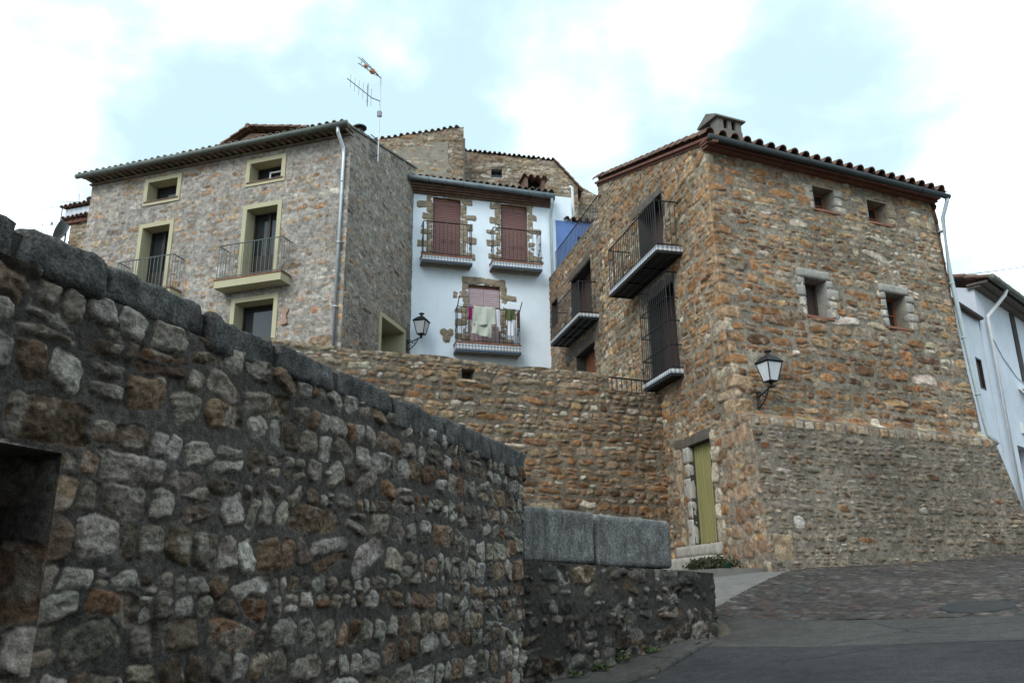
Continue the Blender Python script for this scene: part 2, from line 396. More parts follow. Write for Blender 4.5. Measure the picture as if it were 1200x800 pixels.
def speckle(name, col, lo, hi, s1, s2, streak, bump):
    m, N, L, b = mat_new(name); t = N.new('ShaderNodeTexCoord').outputs['Object']
    a1 = _nz(N, L, s1, 6, 0.7, t); a2 = _nz(N, L, s2, 3, 0.7, t)
    c = _ramp(N, L, a1, 0.3, rgba(tuple(x * lo for x in col)), 0.7, rgba(tuple(x * hi for x in col)))
    c = _mul(N, L, c, _ramp(N, L, a2, 0.38, (.55, .55, .56, 1), 0.66, (1.5, 1.49, 1.46, 1)))
    mp = N.new('ShaderNodeMapping'); mp.inputs['Scale'].default_value = (3, 3, 0.4); L.new(t, mp.inputs[0])
    c = _mul(N, L, c, (col[0] * .22, col[1] * .22, col[2] * .22, 1), _ramp(N, L, _nz(N, L, 2.6, 6, 0.7, mp.outputs[0]), 0.46, (0, 0, 0, 1), 0.66, (streak, streak, streak, 1)), 'MIX')
    L.new(c, b.inputs['Base Color']); b.inputs['Roughness'].default_value = 0.93; b.inputs['Specular IOR Level'].default_value = 0.2
    h = N.new('ShaderNodeMath'); h.operation = 'ADD'; L.new(a1, h.inputs[0]); L.new(a2, h.inputs[1]); _bump(N, L, b, h.outputs[0], bump, 0.012); return m
M['coping'] = speckle('dark_lichened_coping', (0.105, 0.104, 0.100), 0.42, 1.7, 11, 62, 0.6, 1.0)
M['granite'] = speckle('stained_granite', (0.185, 0.184, 0.178), 0.6, 1.45, 7, 42, 0.6, 0.9)
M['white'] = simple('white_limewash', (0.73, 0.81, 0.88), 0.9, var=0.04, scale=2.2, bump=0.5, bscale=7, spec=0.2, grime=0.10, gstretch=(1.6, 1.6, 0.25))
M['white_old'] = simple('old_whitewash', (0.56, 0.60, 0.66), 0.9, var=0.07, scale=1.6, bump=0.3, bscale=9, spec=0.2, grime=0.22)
M['blue'] = simple('blue_limewash', (0.12, 0.20, 0.42), 0.9, var=0.14, scale=2.0, bump=0.3, bscale=9, spec=0.2)
M['cream'] = simple('cream_render', (0.42, 0.385, 0.255), 0.85, var=0.06, scale=3, bump=0.12, bscale=30, spec=0.25)
M['old_render'] = simple('old_earth_render', (0.25, 0.225, 0.185), 0.95, var=0.22, scale=2.4, bump=0.6, bscale=12, spec=0.15, grime=0.3)
M['zinc'] = simple('painted_gutter', (0.040, 0.051, 0.055), 0.7, var=0.15, scale=3, spec=0.2)
M['zinc_green'] = simple('aged_green_gutter', (0.12, 0.135, 0.12), 0.55, var=0.2, scale=3, spec=0.4)
M['pipe_slate'] = simple('blue_grey_gutter', (0.15, 0.185, 0.20), 0.5, var=0.15, scale=3)
M['galv'] = simple('galvanised_pipe', (0.52, 0.55, 0.57), 0.4, metal=0.6, var=0.12, scale=5, spec=0.5)
M['pipe_grey'] = simple('grey_painted_pipe', (0.34, 0.40, 0.42), 0.55, var=0.1, scale=4)
M['pipe_white'] = simple('white_painted_pipe', (0.62, 0.63, 0.63), 0.6, var=0.1, scale=4)
M['iron'] = simple('black_iron', (0.014, 0.015, 0.017), 0.5, var=0.3, scale=8, spec=0.4)
M['iron_grey'] = simple('grey_green_iron', (0.10, 0.125, 0.12), 0.5, var=0.2, scale=8, spec=0.4)
M['wood_dark'] = planks('dark_brown_wood', (0.055, 0.032, 0.027), 9)
M['wood_red'] = planks('orange_brown_wood', (0.22, 0.085, 0.035), 9)
M['wood_grey'] = planks('weathered_grey_timber', (0.10, 0.085, 0.07), 7, 0.35)
M['shutter'] = simple('dusty_red_shutter', (0.185, 0.095, 0.085), 0.6, var=0.08, scale=4, bump=0.5, bscale=18, stretch=(0.4, 0.4, 6))
M['shutter_pale'] = simple('pale_pink_blind', (0.46, 0.35, 0.37), 0.6, var=0.08, scale=4, bump=0.5, bscale=18, stretch=(0.4, 0.4, 6))
M['door_green'] = planks('faded_lime_green_boards', (0.25, 0.23, 0.09), 11, 0.22)
M['terracotta'] = simple('terracotta', (0.22, 0.105, 0.07), 0.9, var=0.3, scale=5, bump=0.4, bscale=30, spec=0.2)
M['roof_tile'] = simple('weathered_roof_tile', (0.17, 0.105, 0.078), 0.92, var=0.45, scale=3.2, bump=0.6, bscale=35, spec=0.2, grime=0.55)
M['roof_old'] = simple('lichened_roof_tile', (0.20, 0.165, 0.125), 0.95, var=0.4, scale=3.5, bump=0.6, bscale=30, spec=0.2, grime=0.6)
M['eave_brick'] = simple('eave_brick', (0.155, 0.095, 0.072), 0.92, var=0.35, scale=5, bump=0.5, bscale=30, spec=0.2, grime=0.35)
M['verge_red'] = simple('red_brick_verge', (0.165, 0.078, 0.058), 0.92, var=0.25, scale=6, bump=0.4, bscale=30, spec=0.2)
def paving(name, col, var, agg, crack_scale, crack_w, bump):
    m, N, L, b = mat_new(name)
    t = N.new('ShaderNodeTexCoord').outputs['Object']
    big = _nz(N, L, 0.7, 5, 0.6, t); mid = _nz(N, L, 7, 6, 0.7, t); fine = _nz(N, L, agg, 3, 0.7, t)
    c = _ramp(N, L, big, 0.3, rgba(tuple(x * (1 - var) for x in col)), 0.7, rgba(tuple(x * (1 + var) for x in col)))
    c = _mul(N, L, c, _ramp(N, L, mid, 0.3, (.72, .72, .73, 1), 0.7, (1.25, 1.24, 1.22, 1))); c = _mul(N, L, c, _ramp(N, L, fine, 0.35, (.55, .55, .55, 1), 0.68, (1.6, 1.58, 1.55, 1)))
    mixv = N.new('ShaderNodeMix'); mixv.data_type = 'VECTOR'; mixv.inputs['Factor'].default_value = 0.22
    nz_ = N.new('ShaderNodeTexNoise'); nz_.inputs['Scale'].default_value = 2.2; nz_.inputs['Detail'].default_value = 5; L.new(t, nz_.inputs['Vector'])
    L.new(t, mixv.inputs['A']); L.new(nz_.outputs['Color'], mixv.inputs['B'])
    vo = N.new('ShaderNodeTexVoronoi'); vo.feature = 'DISTANCE_TO_EDGE'; vo.inputs['Scale'].default_value = crack_scale; L.new(mixv.outputs['Result'], vo.inputs['Vector'])
    cr = _ramp(N, L, vo.outputs['Distance'], 0.0, (1, 1, 1, 1), crack_w, (0, 0, 0, 1))
    gate = _ramp(N, L, _nz(N, L, 0.5, 2, 0.5, t), 0.48, (0, 0, 0, 1), 0.56, (.8, .8, .8, 1))
    c = _mul(N, L, c, (col[0] * .3, col[1] * .3, col[2] * .3, 1), _mul(N, L, cr, gate), 'MIX')
    L.new(c, b.inputs['Base Color']); b.inputs['Roughness'].default_value = 0.95; b.inputs['Specular IOR Level'].default_value = 0.2
    _bump(N, L, b, fine, bump, 0.006); return m
M['road_concrete'] = paving('worn_road_concrete', (0.064, 0.062, 0.058), 0.25, 60, 0.55, 0.012, 0.8)
M['road_asphalt'] = paving('worn_asphalt', (0.041, 0.042, 0.0435), 0.25, 75, 0.4, 0.010, 1.0)
M['conc'] = simple('grey_concrete', (0.050, 0.048, 0.045), 0.95, var=0.2, scale=3, bump=0.5, bscale=60, spec=0.2, grime=0.25)
M['conc_pale'] = simple('pale_cement', (0.155, 0.148, 0.136), 0.95, var=0.15, scale=5, bump=0.4, bscale=50, spec=0.2, grime=0.2)
M['asphalt'] = simple('asphalt', (0.034, 0.0345, 0.0355), 0.94, var=0.35, scale=1.8, bump=0.9, bscale=160, spec=0.2, grime=0.35)
M['earth'] = simple('dry_earth', (0.13, 0.11, 0.085), 0.98, var=0.3, scale=0.8, bump=0.5, bscale=20, spec=0.1)
M['limestone'] = simple('pale_limestone', (0.30, 0.286, 0.258), 0.92, var=0.2, scale=9, bump=0.6, bscale=45, spec=0.2, grime=0.25)
M['pale_jamb'] = simple('pale_jamb_stone', (0.36, 0.34, 0.30), 0.92, var=0.2, scale=8, bump=0.6, bscale=45, spec=0.2, grime=0.3)
M['ochre_stone'] = simple('ochre_dressed_stone', (0.26, 0.215, 0.155), 0.93, var=0.35, scale=5, bump=0.6, bscale=35, spec=0.2, grime=0.3)
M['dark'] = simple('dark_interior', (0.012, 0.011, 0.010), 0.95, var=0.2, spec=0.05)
M['dark_door'] = simple('dark_door_leaf', (0.022, 0.016, 0.013), 0.5, var=0.2, spec=0.3)
M['glass'] = simple('dark_window_glass', (0.02, 0.023, 0.026), 0.08, var=0.1, spec=0.5)
M['milk'] = simple('frosted_lamp_glass', (0.60, 0.62, 0.64), 0.35, var=0.05, spec=0.5)
M['steel'] = simple('aluminium_mast', (0.50, 0.51, 0.53), 0.35, metal=0.7, var=0.1)
M['steel_pale'] = simple('grey_steel', (0.20, 0.21, 0.23), 0.5, metal=0.2, var=0.1)
M['dark_mortar'] = simple('dark_lime_mortar', (0.065, 0.062, 0.057), 0.95, var=0.3, scale=9, bump=0.8, bscale=60, spec=0.1)
M['salmon'] = simple('pale_salmon_clay', (0.34, 0.22, 0.165), 0.9, var=0.15)
M['orange'] = simple('faded_orange_plastic', (0.55, 0.27, 0.16), 0.6, var=0.1)
M['cable'] = simple('grey_cable', (0.12, 0.16, 0.22), 0.6)
M['leaf'] = simple('dull_green_leaf', (0.038, 0.043, 0.018), 0.7, var=0.4, scale=9, spec=0.3)
M['leaf2'] = simple('weed_leaf', (0.055, 0.085, 0.028), 0.7, var=0.4, scale=9, spec=0.3)
M['towel_sage'] = simple('sage_towel', (0.50, 0.53, 0.45), 0.95, var=0.08, scale=10, bump=0.3, bscale=60, spec=0.1)
M['towel_olive'] = simple('olive_towel', (0.10, 0.11, 0.055), 0.95, var=0.1, scale=10, bump=0.3, bscale=60, spec=0.1)
M['cloth_magenta'] = simple('magenta_cloth', (0.28, 0.03, 0.11), 0.95, var=0.1, scale=10, spec=0.1)
M['cloth_white'] = simple('white_cloth', (0.66, 0.68, 0.74), 0.95, var=0.08, scale=10, spec=0.1)
M['cloth_brown'] = simple('brown_cloth', (0.12, 0.07, 0.05), 0.95, var=0.1, scale=10, spec=0.1)
M['pot_green'] = simple('green_plastic', (0.012, 0.07, 0.04), 0.5)
M['iron_cover'] = simple('cast_iron_cover', (0.035, 0.034, 0.033), 0.7, metal=0.3, var=0.2, bump=0.6, bscale=60)
def azulejo(name, fr):
    """small glazed tiles, white with blue diamond marks, along a balcony edge"""
    m, N, L, b = mat_new(name)
    t = N.new('ShaderNodeTexCoord').outputs['Object']
    dp = N.new('ShaderNodeVectorMath'); dp.operation = 'DOT_PRODUCT'; L.new(t, dp.inputs[0])
    dd = fr.d + fr.n; dp.inputs[1].default_value = (dd.x, dd.y, 0)
    sp = N.new('ShaderNodeSeparateXYZ'); L.new(t, sp.inputs[0])
    c = N.new('ShaderNodeCombineXYZ'); L.new(dp.outputs['Value'], c.inputs[0]); L.new(sp.outputs['Z'], c.inputs[1])
    mp = N.new('ShaderNodeMapping'); mp.inputs['Scale'].default_value = (6.6, 6.6, 1); mp.inputs['Rotation'].default_value = (0, 0, math.radians(45)); L.new(c.outputs[0], mp.inputs[0])
    ch = N.new('ShaderNodeTexChecker'); ch.inputs['Scale'].default_value = 2.1; L.new(mp.outputs[0], ch.inputs[0])
    ch.inputs['Color1'].default_value = (0.62, 0.63, 0.62, 1); ch.inputs['Color2'].default_value = (0.20, 0.24, 0.31, 1)
    n = _nz(N, L, 5, 4, 0.6, t)
    L.new(_mul(N, L, ch.outputs[0], _ramp(N, L, n, 0.3, (0.8, 0.78, 0.75, 1), 0.7, (1.05, 1.05, 1.05, 1))), b.inputs['Base Color']); b.inputs['Roughness'].default_value = 0.35
    return m

# palettes: (weight, albedo, brightness spread)
GREY = (0.21, 0.20, 0.18); BEIGE = (0.30, 0.235, 0.16); OCHRE = (0.29, 0.15, 0.065); BROWN = (0.16, 0.095, 0.055); PALE = (0.45, 0.42, 0.37); RUST = (0.24, 0.105, 0.05)
P_NEAR = dict(h=0.148, hv=0.22, ar=1.12, arv=0.48, wob=0.9, split=0.14, rot=0.24, relief=0.012, w=0.005, flush=0.011, tint=(1.07, 1.0, 0.93), gap=0.007, shrink=0.005, warp=0.17, tilt=0.09, rough=0.019, grain=0.007, pw=(4, 9), ncut=(4, 8), dcut=(0.80, 1.08), facet=0.11, rag=1.5,
              lichen=0.5, licol=(0.32, 0.312, 0.292), rust=0.07, mortar=(0.076, 0.073, 0.069), stain=0.35, soft=0.005, mrough=1.0,
              pal=[(4.2, (0.155, 0.141, 0.121), 0.28), (2.6, (0.235, 0.228, 0.213), 0.22), (2.8, (0.155, 0.113, 0.079), 0.28), (0.6, (0.135, 0.082, 0.052), 0.22), (1.6, (0.31, 0.30, 0.28), 0.15), (1.5, (0.092, 0.075, 0.060), 0.25)])
P_RH = dict(h=0.145, hv=0.36, ar=1.9, arv=0.45, wob=0.9, split=0.22, rot=0.09, relief=0.013, w=0.010, flush=0.007, tint=(1.05, 0.98, 0.895), gap=0.007, shrink=0.008, warp=0.22, tilt=0.08, rough=0.014, pw=(2.4, 5), lichen=0.30, rust=0.25,
            mortar=(0.185, 0.172, 0.148), stain=0.4, soft=0.008, smear=0.006, facet=0.06, ncut=(3, 7),
            pal=[(3.6, (0.262, 0.178, 0.104), 0.2), (2.6, (0.228, 0.126, 0.062), 0.2), (2.4, (0.240, 0.203, 0.155), 0.2), (1.3, (0.43, 0.40, 0.35), 0.16), (1.7, (0.135, 0.080, 0.048), 0.22)])
def zone_rh(cx, cz, pw):
    w = pw.copy(); k = float(vn(cx * 0.28 + 3, cz * 0.55 + 1, 77)) * 2
    w[1] *= math.exp(2.6 * k + (0.5 if cz > 7.2 else -0.5)); w[4] *= math.exp(1.5 * k); w[2] *= math.exp(-1.5 * k); w[3] *= math.exp(-0.8 * k); return w / w.sum()
P_RH['zone'] = zone_rh
P_RHL = dict(P_RH); P_RHL.update(h=0.16, ar=1.5, pal=[(3.5, (0.315, 0.215, 0.122), 0.2), (2.8, (0.262, 0.146, 0.072), 0.2), (2.4, (0.285, 0.242, 0.185), 0.2), (1.4, (0.42, 0.38, 0.31), 0.16), (1.0, (0.165, 0.102, 0.06), 0.2)], mortar=(0.225, 0.203, 0.168))
P_SKIRT = dict(P_RH); P_SKIRT.update(h=0.105, ar=2.2, relief=0.013, smear=0.009, flush=0.004, shrink=0.009, gap=0.010, mortar=(0.152, 0.140, 0.122), facet=0.03, zone=None,
            pal=[(4, (0.165, 0.132, 0.098), 0.18), (0.4, (0.14, 0.08, 0.045), 0.25), (3, (0.168, 0.15, 0.124), 0.2), (0.5, (0.28, 0.265, 0.235), 0.15), (0.8, (0.105, 0.076, 0.053), 0.2)], rust=0.05, lichen=0.18)
P_SKIRT.pop('zone')
P_RET = dict(P_RH); P_RET.update(h=0.14, ar=1.75, relief=0.019, gap=0.006, smear=0.0, lichen=0.2, mortar=(0.140, 0.126, 0.106),
            pal=[(3.6, (0.215, 0.152, 0.092), 0.2), (2.0, (0.185, 0.104, 0.055), 0.2), (2.4, (0.205, 0.173, 0.132), 0.2), (1.4, (0.37, 0.355, 0.315), 0.12), (1.2, (0.125, 0.081, 0.050), 0.22)])
def zone_ret(cx, cz, pw):
    w = pw.copy(); w[1] *= math.exp(1.4 * np.clip((5.0 - cz) / 1.2, -1, 1)); w[4] *= math.exp(0.8 * np.clip((5.0 - cz) / 1.2, -1, 1)); return w / w.sum()
P_RET['zone'] = zone_ret
P_LH = dict(tint=(1.02, 0.985, 0.96), flush=0.004, h=0.19, hv=0.3, ar=1.55, arv=0.4, wob=0.9, split=0.14, rot=0.16, relief=0.016, w=0.02, gap=0.022, shrink=0.020, warp=0.26, tilt=0.05, rough=0.012, pw=(2.3, 5), ncut=(3, 7), dcut=(0.74, 1.05), lichen=0.25, rust=0.10, smear=0.03,
            mortar=(0.28, 0.268, 0.25), stain=0.2, soft=0.018, mrough=1.6,
            pal=[(3.4, (0.305, 0.242, 0.172), 0.17), (2.0, (0.305, 0.20, 0.122), 0.16), (2.4, (0.275, 0.25, 0.215), 0.18), (1.0, (0.38, 0.355, 0.31), 0.12), (1.0, (0.205, 0.145, 0.098), 0.2)])
P_LHS = dict(P_LH); P_LHS.update(h=0.14, ar=1.9, mortar=(0.235, 0.218, 0.192), smear=0.02,
            pal=[(3, (0.225, 0.187, 0.142), 0.2), (1.2, (0.23, 0.152, 0.095), 0.2), (3, (0.21, 0.193, 0.165), 0.2), (0.8, (0.34, 0.318, 0.275), 0.12), (1.2, (0.135, 0.10, 0.072), 0.2)])
P_BG = dict(P_RH); P_BG.pop('zone'); P_BG.update(h=0.15, ar=1.9, mortar=(0.20, 0.18, 0.15), relief=0.03, pal=[(4, (0.235, 0.185, 0.13), 0.22), (1.2, (0.235, 0.155, 0.095), 0.2), (2.5, (0.28, 0.25, 0.21), 0.2), (0.8, (0.38, 0.36, 0.32), 0.12)])
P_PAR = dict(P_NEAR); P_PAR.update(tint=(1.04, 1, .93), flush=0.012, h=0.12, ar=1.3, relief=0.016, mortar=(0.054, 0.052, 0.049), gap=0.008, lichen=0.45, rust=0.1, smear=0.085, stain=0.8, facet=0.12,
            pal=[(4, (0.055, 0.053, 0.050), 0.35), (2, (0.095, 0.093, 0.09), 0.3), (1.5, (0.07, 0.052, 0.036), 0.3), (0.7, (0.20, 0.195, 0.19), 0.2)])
P_COB = dict(tint=(1.03, 1, .96), h=0.115, hv=0.12, ar=1.6, arv=0.2, wob=0.25, split=0.0, rot=0.04, relief=0.016, w=0.018, gap=0.008, shrink=0.006, warp=0.10, tilt=0.05, rough=0.004, pw=(3, 6), lichen=0.1, rust=0.1, mortar=(0.046, 0.045, 0.044), stain=0.35,
            pal=[(3, (0.042, 0.034, 0.032), 0.2), (2, (0.054, 0.043, 0.040), 0.2), (1.4, (0.046, 0.045, 0.045), 0.2), (0.6, (0.082, 0.077, 0.073), 0.15)])

# ------------------------------------------------------------------ the ground
_G = np.array([(.2, 8.3, .75), (1.2, 9.45, .89), (2.5, 10.85, 1.05), (1.21, 8.79, .79), (2.3, 10.0, 1.03), (2.83, 11.8, 1.30), (5.6, 9.5, 1.32), (4.6, 8.0, 1.16), (3.63, 6.4, .97), (4.2, 14.1, 1.92), (5.9, 15, 2.01),
               (10, 16.86, 2.24), (0, 0, .05), (0, -8, -.6), (-5, 6, .5), (12, 10, 1.8), (14, 20, 2.7), (3.5, 17.5, 2.1), (0, 14, 1.75), (8, 0, .45), (-6, 16, 1.8)])
def _tps(r2): return 0.5 * r2 * np.log(r2 + 1e-9)
_n = len(_G); _K = _tps(((_G[:, None, :2] - _G[None, :, :2]) ** 2).sum(-1)) + np.eye(_n) * 0.02
_Pm = np.c_[np.ones(_n), _G[:, :2]]
_w = np.linalg.solve(np.block([[_K, _Pm], [_Pm.T, np.zeros((3, 3))]]), np.r_[_G[:, 2], 0, 0, 0])
def ground(x, y):
    x = np.clip(np.asarray(x, float), -7, 14); y = np.clip(np.asarray(y, float), -9, 20)
    r = _w[_n] + _w[_n + 1] * x + _w[_n + 2] * y
    for i in range(_n): r = r + _w[i] * _tps((x - _G[i, 0]) ** 2 + (y - _G[i, 1]) ** 2)
    return r
def gz(x, y): return float(ground(x, y))

def sheet(name, poly, lift, mat, kind, res=0.25, cat=None):
    """a sheet following the ground inside a convex-ish polygon given as (s, t) strip rows: list of (left point, right point)"""
    mb = MB(); n = 24; rows = []
    for (a, b) in poly:
        rows.append([(a[0] + (b[0] - a[0]) * k / n, a[1] + (b[1] - a[1]) * k / n) for k in range(n + 1)])
    out = []
    for i in range(len(rows) - 1):
        m = 10
        for q in range(m + (1 if i == len(rows) - 2 else 0)):
            t = q / m; out.append([(p[0] + (r[0] - p[0]) * t, p[1] + (r[1] - p[1]) * t) for p, r in zip(rows[i], rows[i + 1])])
    vs = [(x, y, gz(x, y) + lift) for row in out for x, y in row]
    fs = [(i * (n + 1) + k, i * (n + 1) + k + 1, (i + 1) * (n + 1) + k + 1, (i + 1) * (n + 1) + k) for i in range(len(out) - 1) for k in range(n)]
    mb.add(vs, fs); o = obj(name, mb, mat, smooth=True); tag(o, kind=kind); return o

g = np.sinh(np.linspace(-4.6, 4.6, 121)); g = g / g.max() * 900
gx, gy = np.meshgrid(g + 3, g + 8)
gzv = ground(gx, gy) - 0.03
mb = MB(); mb.v = [Vector(p) for p in np.stack([gx, gy, gzv], -1).reshape(-1, 3)]
mb.f = [(j * 121 + i, j * 121 + i + 1, (j + 1) * 121 + i + 1, (j + 1) * 121 + i) for j in range(120) for i in range(120)]
tag(obj('ground', mb, M['earth'], smooth=True), kind='structure')

CL = Vector((2.83, 11.8)); CE = (Vector((5.6, 9.5)) - CL).normalized(); CN = Vector((-CE.y, CE.x))
if CN.y < 0: CN = -CN
def cpt(u, v): p = CL + CE * u + CN * v; return (p.x, p.y)
BW = 1.78                                      # width of the concrete strip across the road
sheet('road', [((-6, -14), (16, -14)), ((-5, -6), (14, -6)), (cpt(-8.5, -6), cpt(9, -6)), (cpt(-4.5, -BW - 1.2), cpt(12, -BW - 1.2)), (cpt(-4.3, -BW), cpt(14, -BW))], 0.004, M['road_asphalt'], 'structure')
sheet('concrete_strip', [(cpt(-4.3, -BW - .004), cpt(14, -BW - .004)), (cpt(-3.6, 0), cpt(14, 0)), (cpt(-1.5, .25), cpt(-1.0, .25))][:2], 0.006, M['road_concrete'], 'structure')
sheet('doorstep_apron', [(cpt(-3.2, -0.0), cpt(0.55, -0.0)), (cpt(-2.6, 4.0), cpt(1.0, 3.3)), (cpt(-2.4, 6.5), cpt(1.2, 6.0))], -0.006, M['conc_pale'], 'structure')
def cob_place(X, Y, H):
    px = CL.x + CE.x * X + CN.x * Y; py = CL.y + CE.y * X + CN.y * Y
    return np.stack([px, py, ground(px, py) + 0.006 + np.maximum(H, -0.004)], -1)
o = masonry('cobbled_street', None, IDF, -0.4, 13.0, 0.02, 10.0, 0.026, P_COB, M['cobble'], place=cob_place, seed=5, smin=lambda Y: -0.30 + 0.05 * Y)
tag(o, kind='structure')

# ------------------------------------------------------------------ rough dressed blocks
def rough_block(mb, fr, s0, s1, o0, o1, z0, z1, r=0.04, amp=0.012, seed=0, res=0.06, slope=0.0):
    c = np.array([(s0 + s1) / 2, (o0 + o1) / 2, (z0 + z1) / 2]); h = np.array([abs(s1 - s0) / 2, abs(o1 - o0) / 2, abs(z1 - z0) / 2]); r = min(r, h.min() * 0.95)
    import itertools
    nd = [max(3, int(2 * x / res)) for x in h]
    key = {}; vs = []; fs = []
    def vid(p):
        k = tuple(np.round(p, 5))
        if k not in key: key[k] = len(vs); vs.append(p)
        return key[k]
    for ax in range(3):
        b, d = [i for i in range(3) if i != ax]
        for sg in (-1, 1):
            ub = np.linspace(-h[b], h[b], nd[b] + 1); ud = np.linspace(-h[d], h[d], nd[d] + 1)
            for i in range(nd[b]):
                for j in range(nd[d]):
                    q = []
                    for (x, y) in ((ub[i], ud[j]), (ub[i + 1], ud[j]), (ub[i + 1], ud[j + 1]), (ub[i], ud[j + 1])):
                        p = np.zeros(3); p[ax] = sg * h[ax]; p[b] = x; p[d] = y; q.append(vid(p))
                    fs.append(tuple(q))
    p = np.array(vs); inner = np.clip(p, -(h - r), h - r); dr = p - inner; dr /= np.maximum(np.linalg.norm(dr, axis=1, keepdims=True), 1e-6)
    pos = inner + dr * r
    q = pos + c
    nz = fbm(q[:, 0] / 0.22 + q[:, 1] / 0.3 + seed, q[:, 2] / 0.2 - q[:, 1] / 0.25, seed, 4, 0.55) + 0.5 * fbm(q[:, 0] / 0.07 + q[:, 1] / 0.06, q[:, 2] / 0.07 + seed, seed + 3, 2)
    pos = pos + dr * (nz * amp)[:, None] + c
    pos[:, 2] += slope * (pos[:, 0] - c[0])
    return mb.add([fr(*t) for t in pos], fs)

# ------------------------------------------------------------------ near wall on the left, with its opening and coping
FW = Fr((0.0994, 8.3), 20, 1)
OS, OT = -5.42, 2.15                            # opening: right jamb and head
t = thing('rubble_wall', 'long dark rubble stone wall in the left foreground, capped with rough stones and with a dark opening', 'wall', FW(-3, -0.2, 0.3))
masonry('wall_face', t, FW, -7.7, 0.0, 0.0, 2.82, 0.0068, P_NEAR, M['near_stone'], holes=[(-6.75, OS, -1, OT)], seed=11, fade=(False, True),
        forced=[(-6.7, -5.75, 2.18, 2.36, (0.09, 0.07, 0.055)), (-5.72, -5.30, 2.17, 2.36, (0.10, 0.075, 0.052)), (-5.28, -4.86, 2.06, 2.22, (0.18, 0.165, 0.16), 1.5)])
jf = Fr.__new__(Fr); jf.P = FW(OS, 0.0, 0); jf.d = -FW.n; jf.n = -FW.d
pj = dict(P_NEAR); pj['h'] = 0.2; pj['ar'] = 2.0
masonry('jamb_face', t, jf, 0.0, 0.62, 0.0, OT + 0.03, 0.012, pj, M['near_stone'], seed=17, fade=(True, False))
mb = MB(); mb.box(FW, -6.78, OS + 0.03, -0.62, -0.02, OT - 0.002, OT + 0.12); obj('lintel_slab', mb, M['wood_grey'], t)
mb = MB()
mb.box(FW, OS + 0.07, -0.012, -0.48, -0.035, -0.2, 2.74); mb.box(FW, -7.9, -6.75, -0.48, -0.035, -0.2, 2.74); mb.box(FW, -6.75, OS + 0.07, -0.48, -0.035, OT + 0.13, 2.74)
obj('wall_core', mb, M['old_render'], t)
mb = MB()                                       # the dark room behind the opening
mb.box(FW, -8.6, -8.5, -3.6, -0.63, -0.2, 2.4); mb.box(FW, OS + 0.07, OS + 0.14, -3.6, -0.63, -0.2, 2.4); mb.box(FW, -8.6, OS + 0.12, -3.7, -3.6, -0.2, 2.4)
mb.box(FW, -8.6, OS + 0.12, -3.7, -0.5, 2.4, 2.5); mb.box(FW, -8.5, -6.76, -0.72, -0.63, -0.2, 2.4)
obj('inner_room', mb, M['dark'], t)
mb = MB(); mb.box(FW, -7.8, -0.02, -0.44, -0.004, 2.74, 2.94); obj('coping_mortar', mb, M['dark_mortar'], t)
cb = [(-7.7, -6.62), (-6.58, -5.76), (-5.735, -5.35), (-5.33, -4.74), (-4.70, -4.19), (-4.14, -3.56), (-3.50, -2.81), (-2.76, -1.97), (-1.92, -.97), (-.92, 0.02)]
for i, (a, b) in enumerate(cb):
    mb = MB(); up = [0, .02, .015, .02, -.015, .0, .01, -.01, 0.0, .0][i]
    rough_block(mb, FW, a, b, -0.47, 0.016 + 0.008 * (i % 3), 2.795 + up - (0.04 if i > 6 else 0), 2.965 + up, 0.02, 0.028, 40 + i, 0.022)
    obj('coping_stone', mb, M['coping'], t, smooth=True)

# ------------------------------------------------------------------ low parapet with granite blocks
PA = Fr((0.165, 8.30), 42, 1)
t = thing('parapet_wall', 'low dark stained stone parapet curving beside the road, topped by two big granite blocks', 'wall', PA(1.8, -0.2, 1.0))
def pa_place(X, Y, H):
    P0, d, n = np.array(PA.P), np.array(PA.d), np.array(PA.n)
    k = np.clip(X - 3.42, 0, 1); bend = -1.25 * k ** 1.6
    V = P0 + X[..., None] * d + (H + bend)[..., None] * n; V[..., 2] += Y; return V
fs = [(x, x + w - .03, 1.69, 1.90, c) for x, w, c in ((0.02, .58, (0.06, 0.06, 0.06)), (.6, .46, (0.09, 0.069, 0.042)), (1.06, .5, (0.072, 0.072, 0.072)), (1.56, .5, (0.06, 0.06, 0.06)), (2.06, .62, (0.069, 0.069, 0.067)), (2.68, .7, (0.072, 0.072, 0.071)), (3.38, .5, (0.072, 0.071, 0.066)))]
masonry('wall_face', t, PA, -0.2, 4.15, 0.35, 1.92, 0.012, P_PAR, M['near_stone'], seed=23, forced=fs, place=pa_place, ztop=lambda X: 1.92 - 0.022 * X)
mb = MB(); mb.prism(PA, [(-0.1, 0.3), (3.42, 0.3), (3.42, 1.83), (-0.1, 1.905)], -0.55, -0.012); mb.prism(PA, [(3.42, 0.5), (3.85, 0.5), (3.85, 1.815), (3.42, 1.83)], -0.72, -0.36)
obj('wall_core', mb, M['conc'], t)
for i, (a, b) in enumerate(((-0.12, 1.045), (1.10, 2.56))):
    mb = MB(); rough_block(mb, PA, a, b, -0.40, 0.0, 1.905 - .02 * a, 2.445 - 0.008 * i, 0.045, 0.012, 70 + i, 0.035); o = obj('granite_block', mb, M['granite'], t, smooth=True)
    tag(o, ('squarish granite block against the tall rubble wall', 'longer granite block at the free end of the parapet')[i])

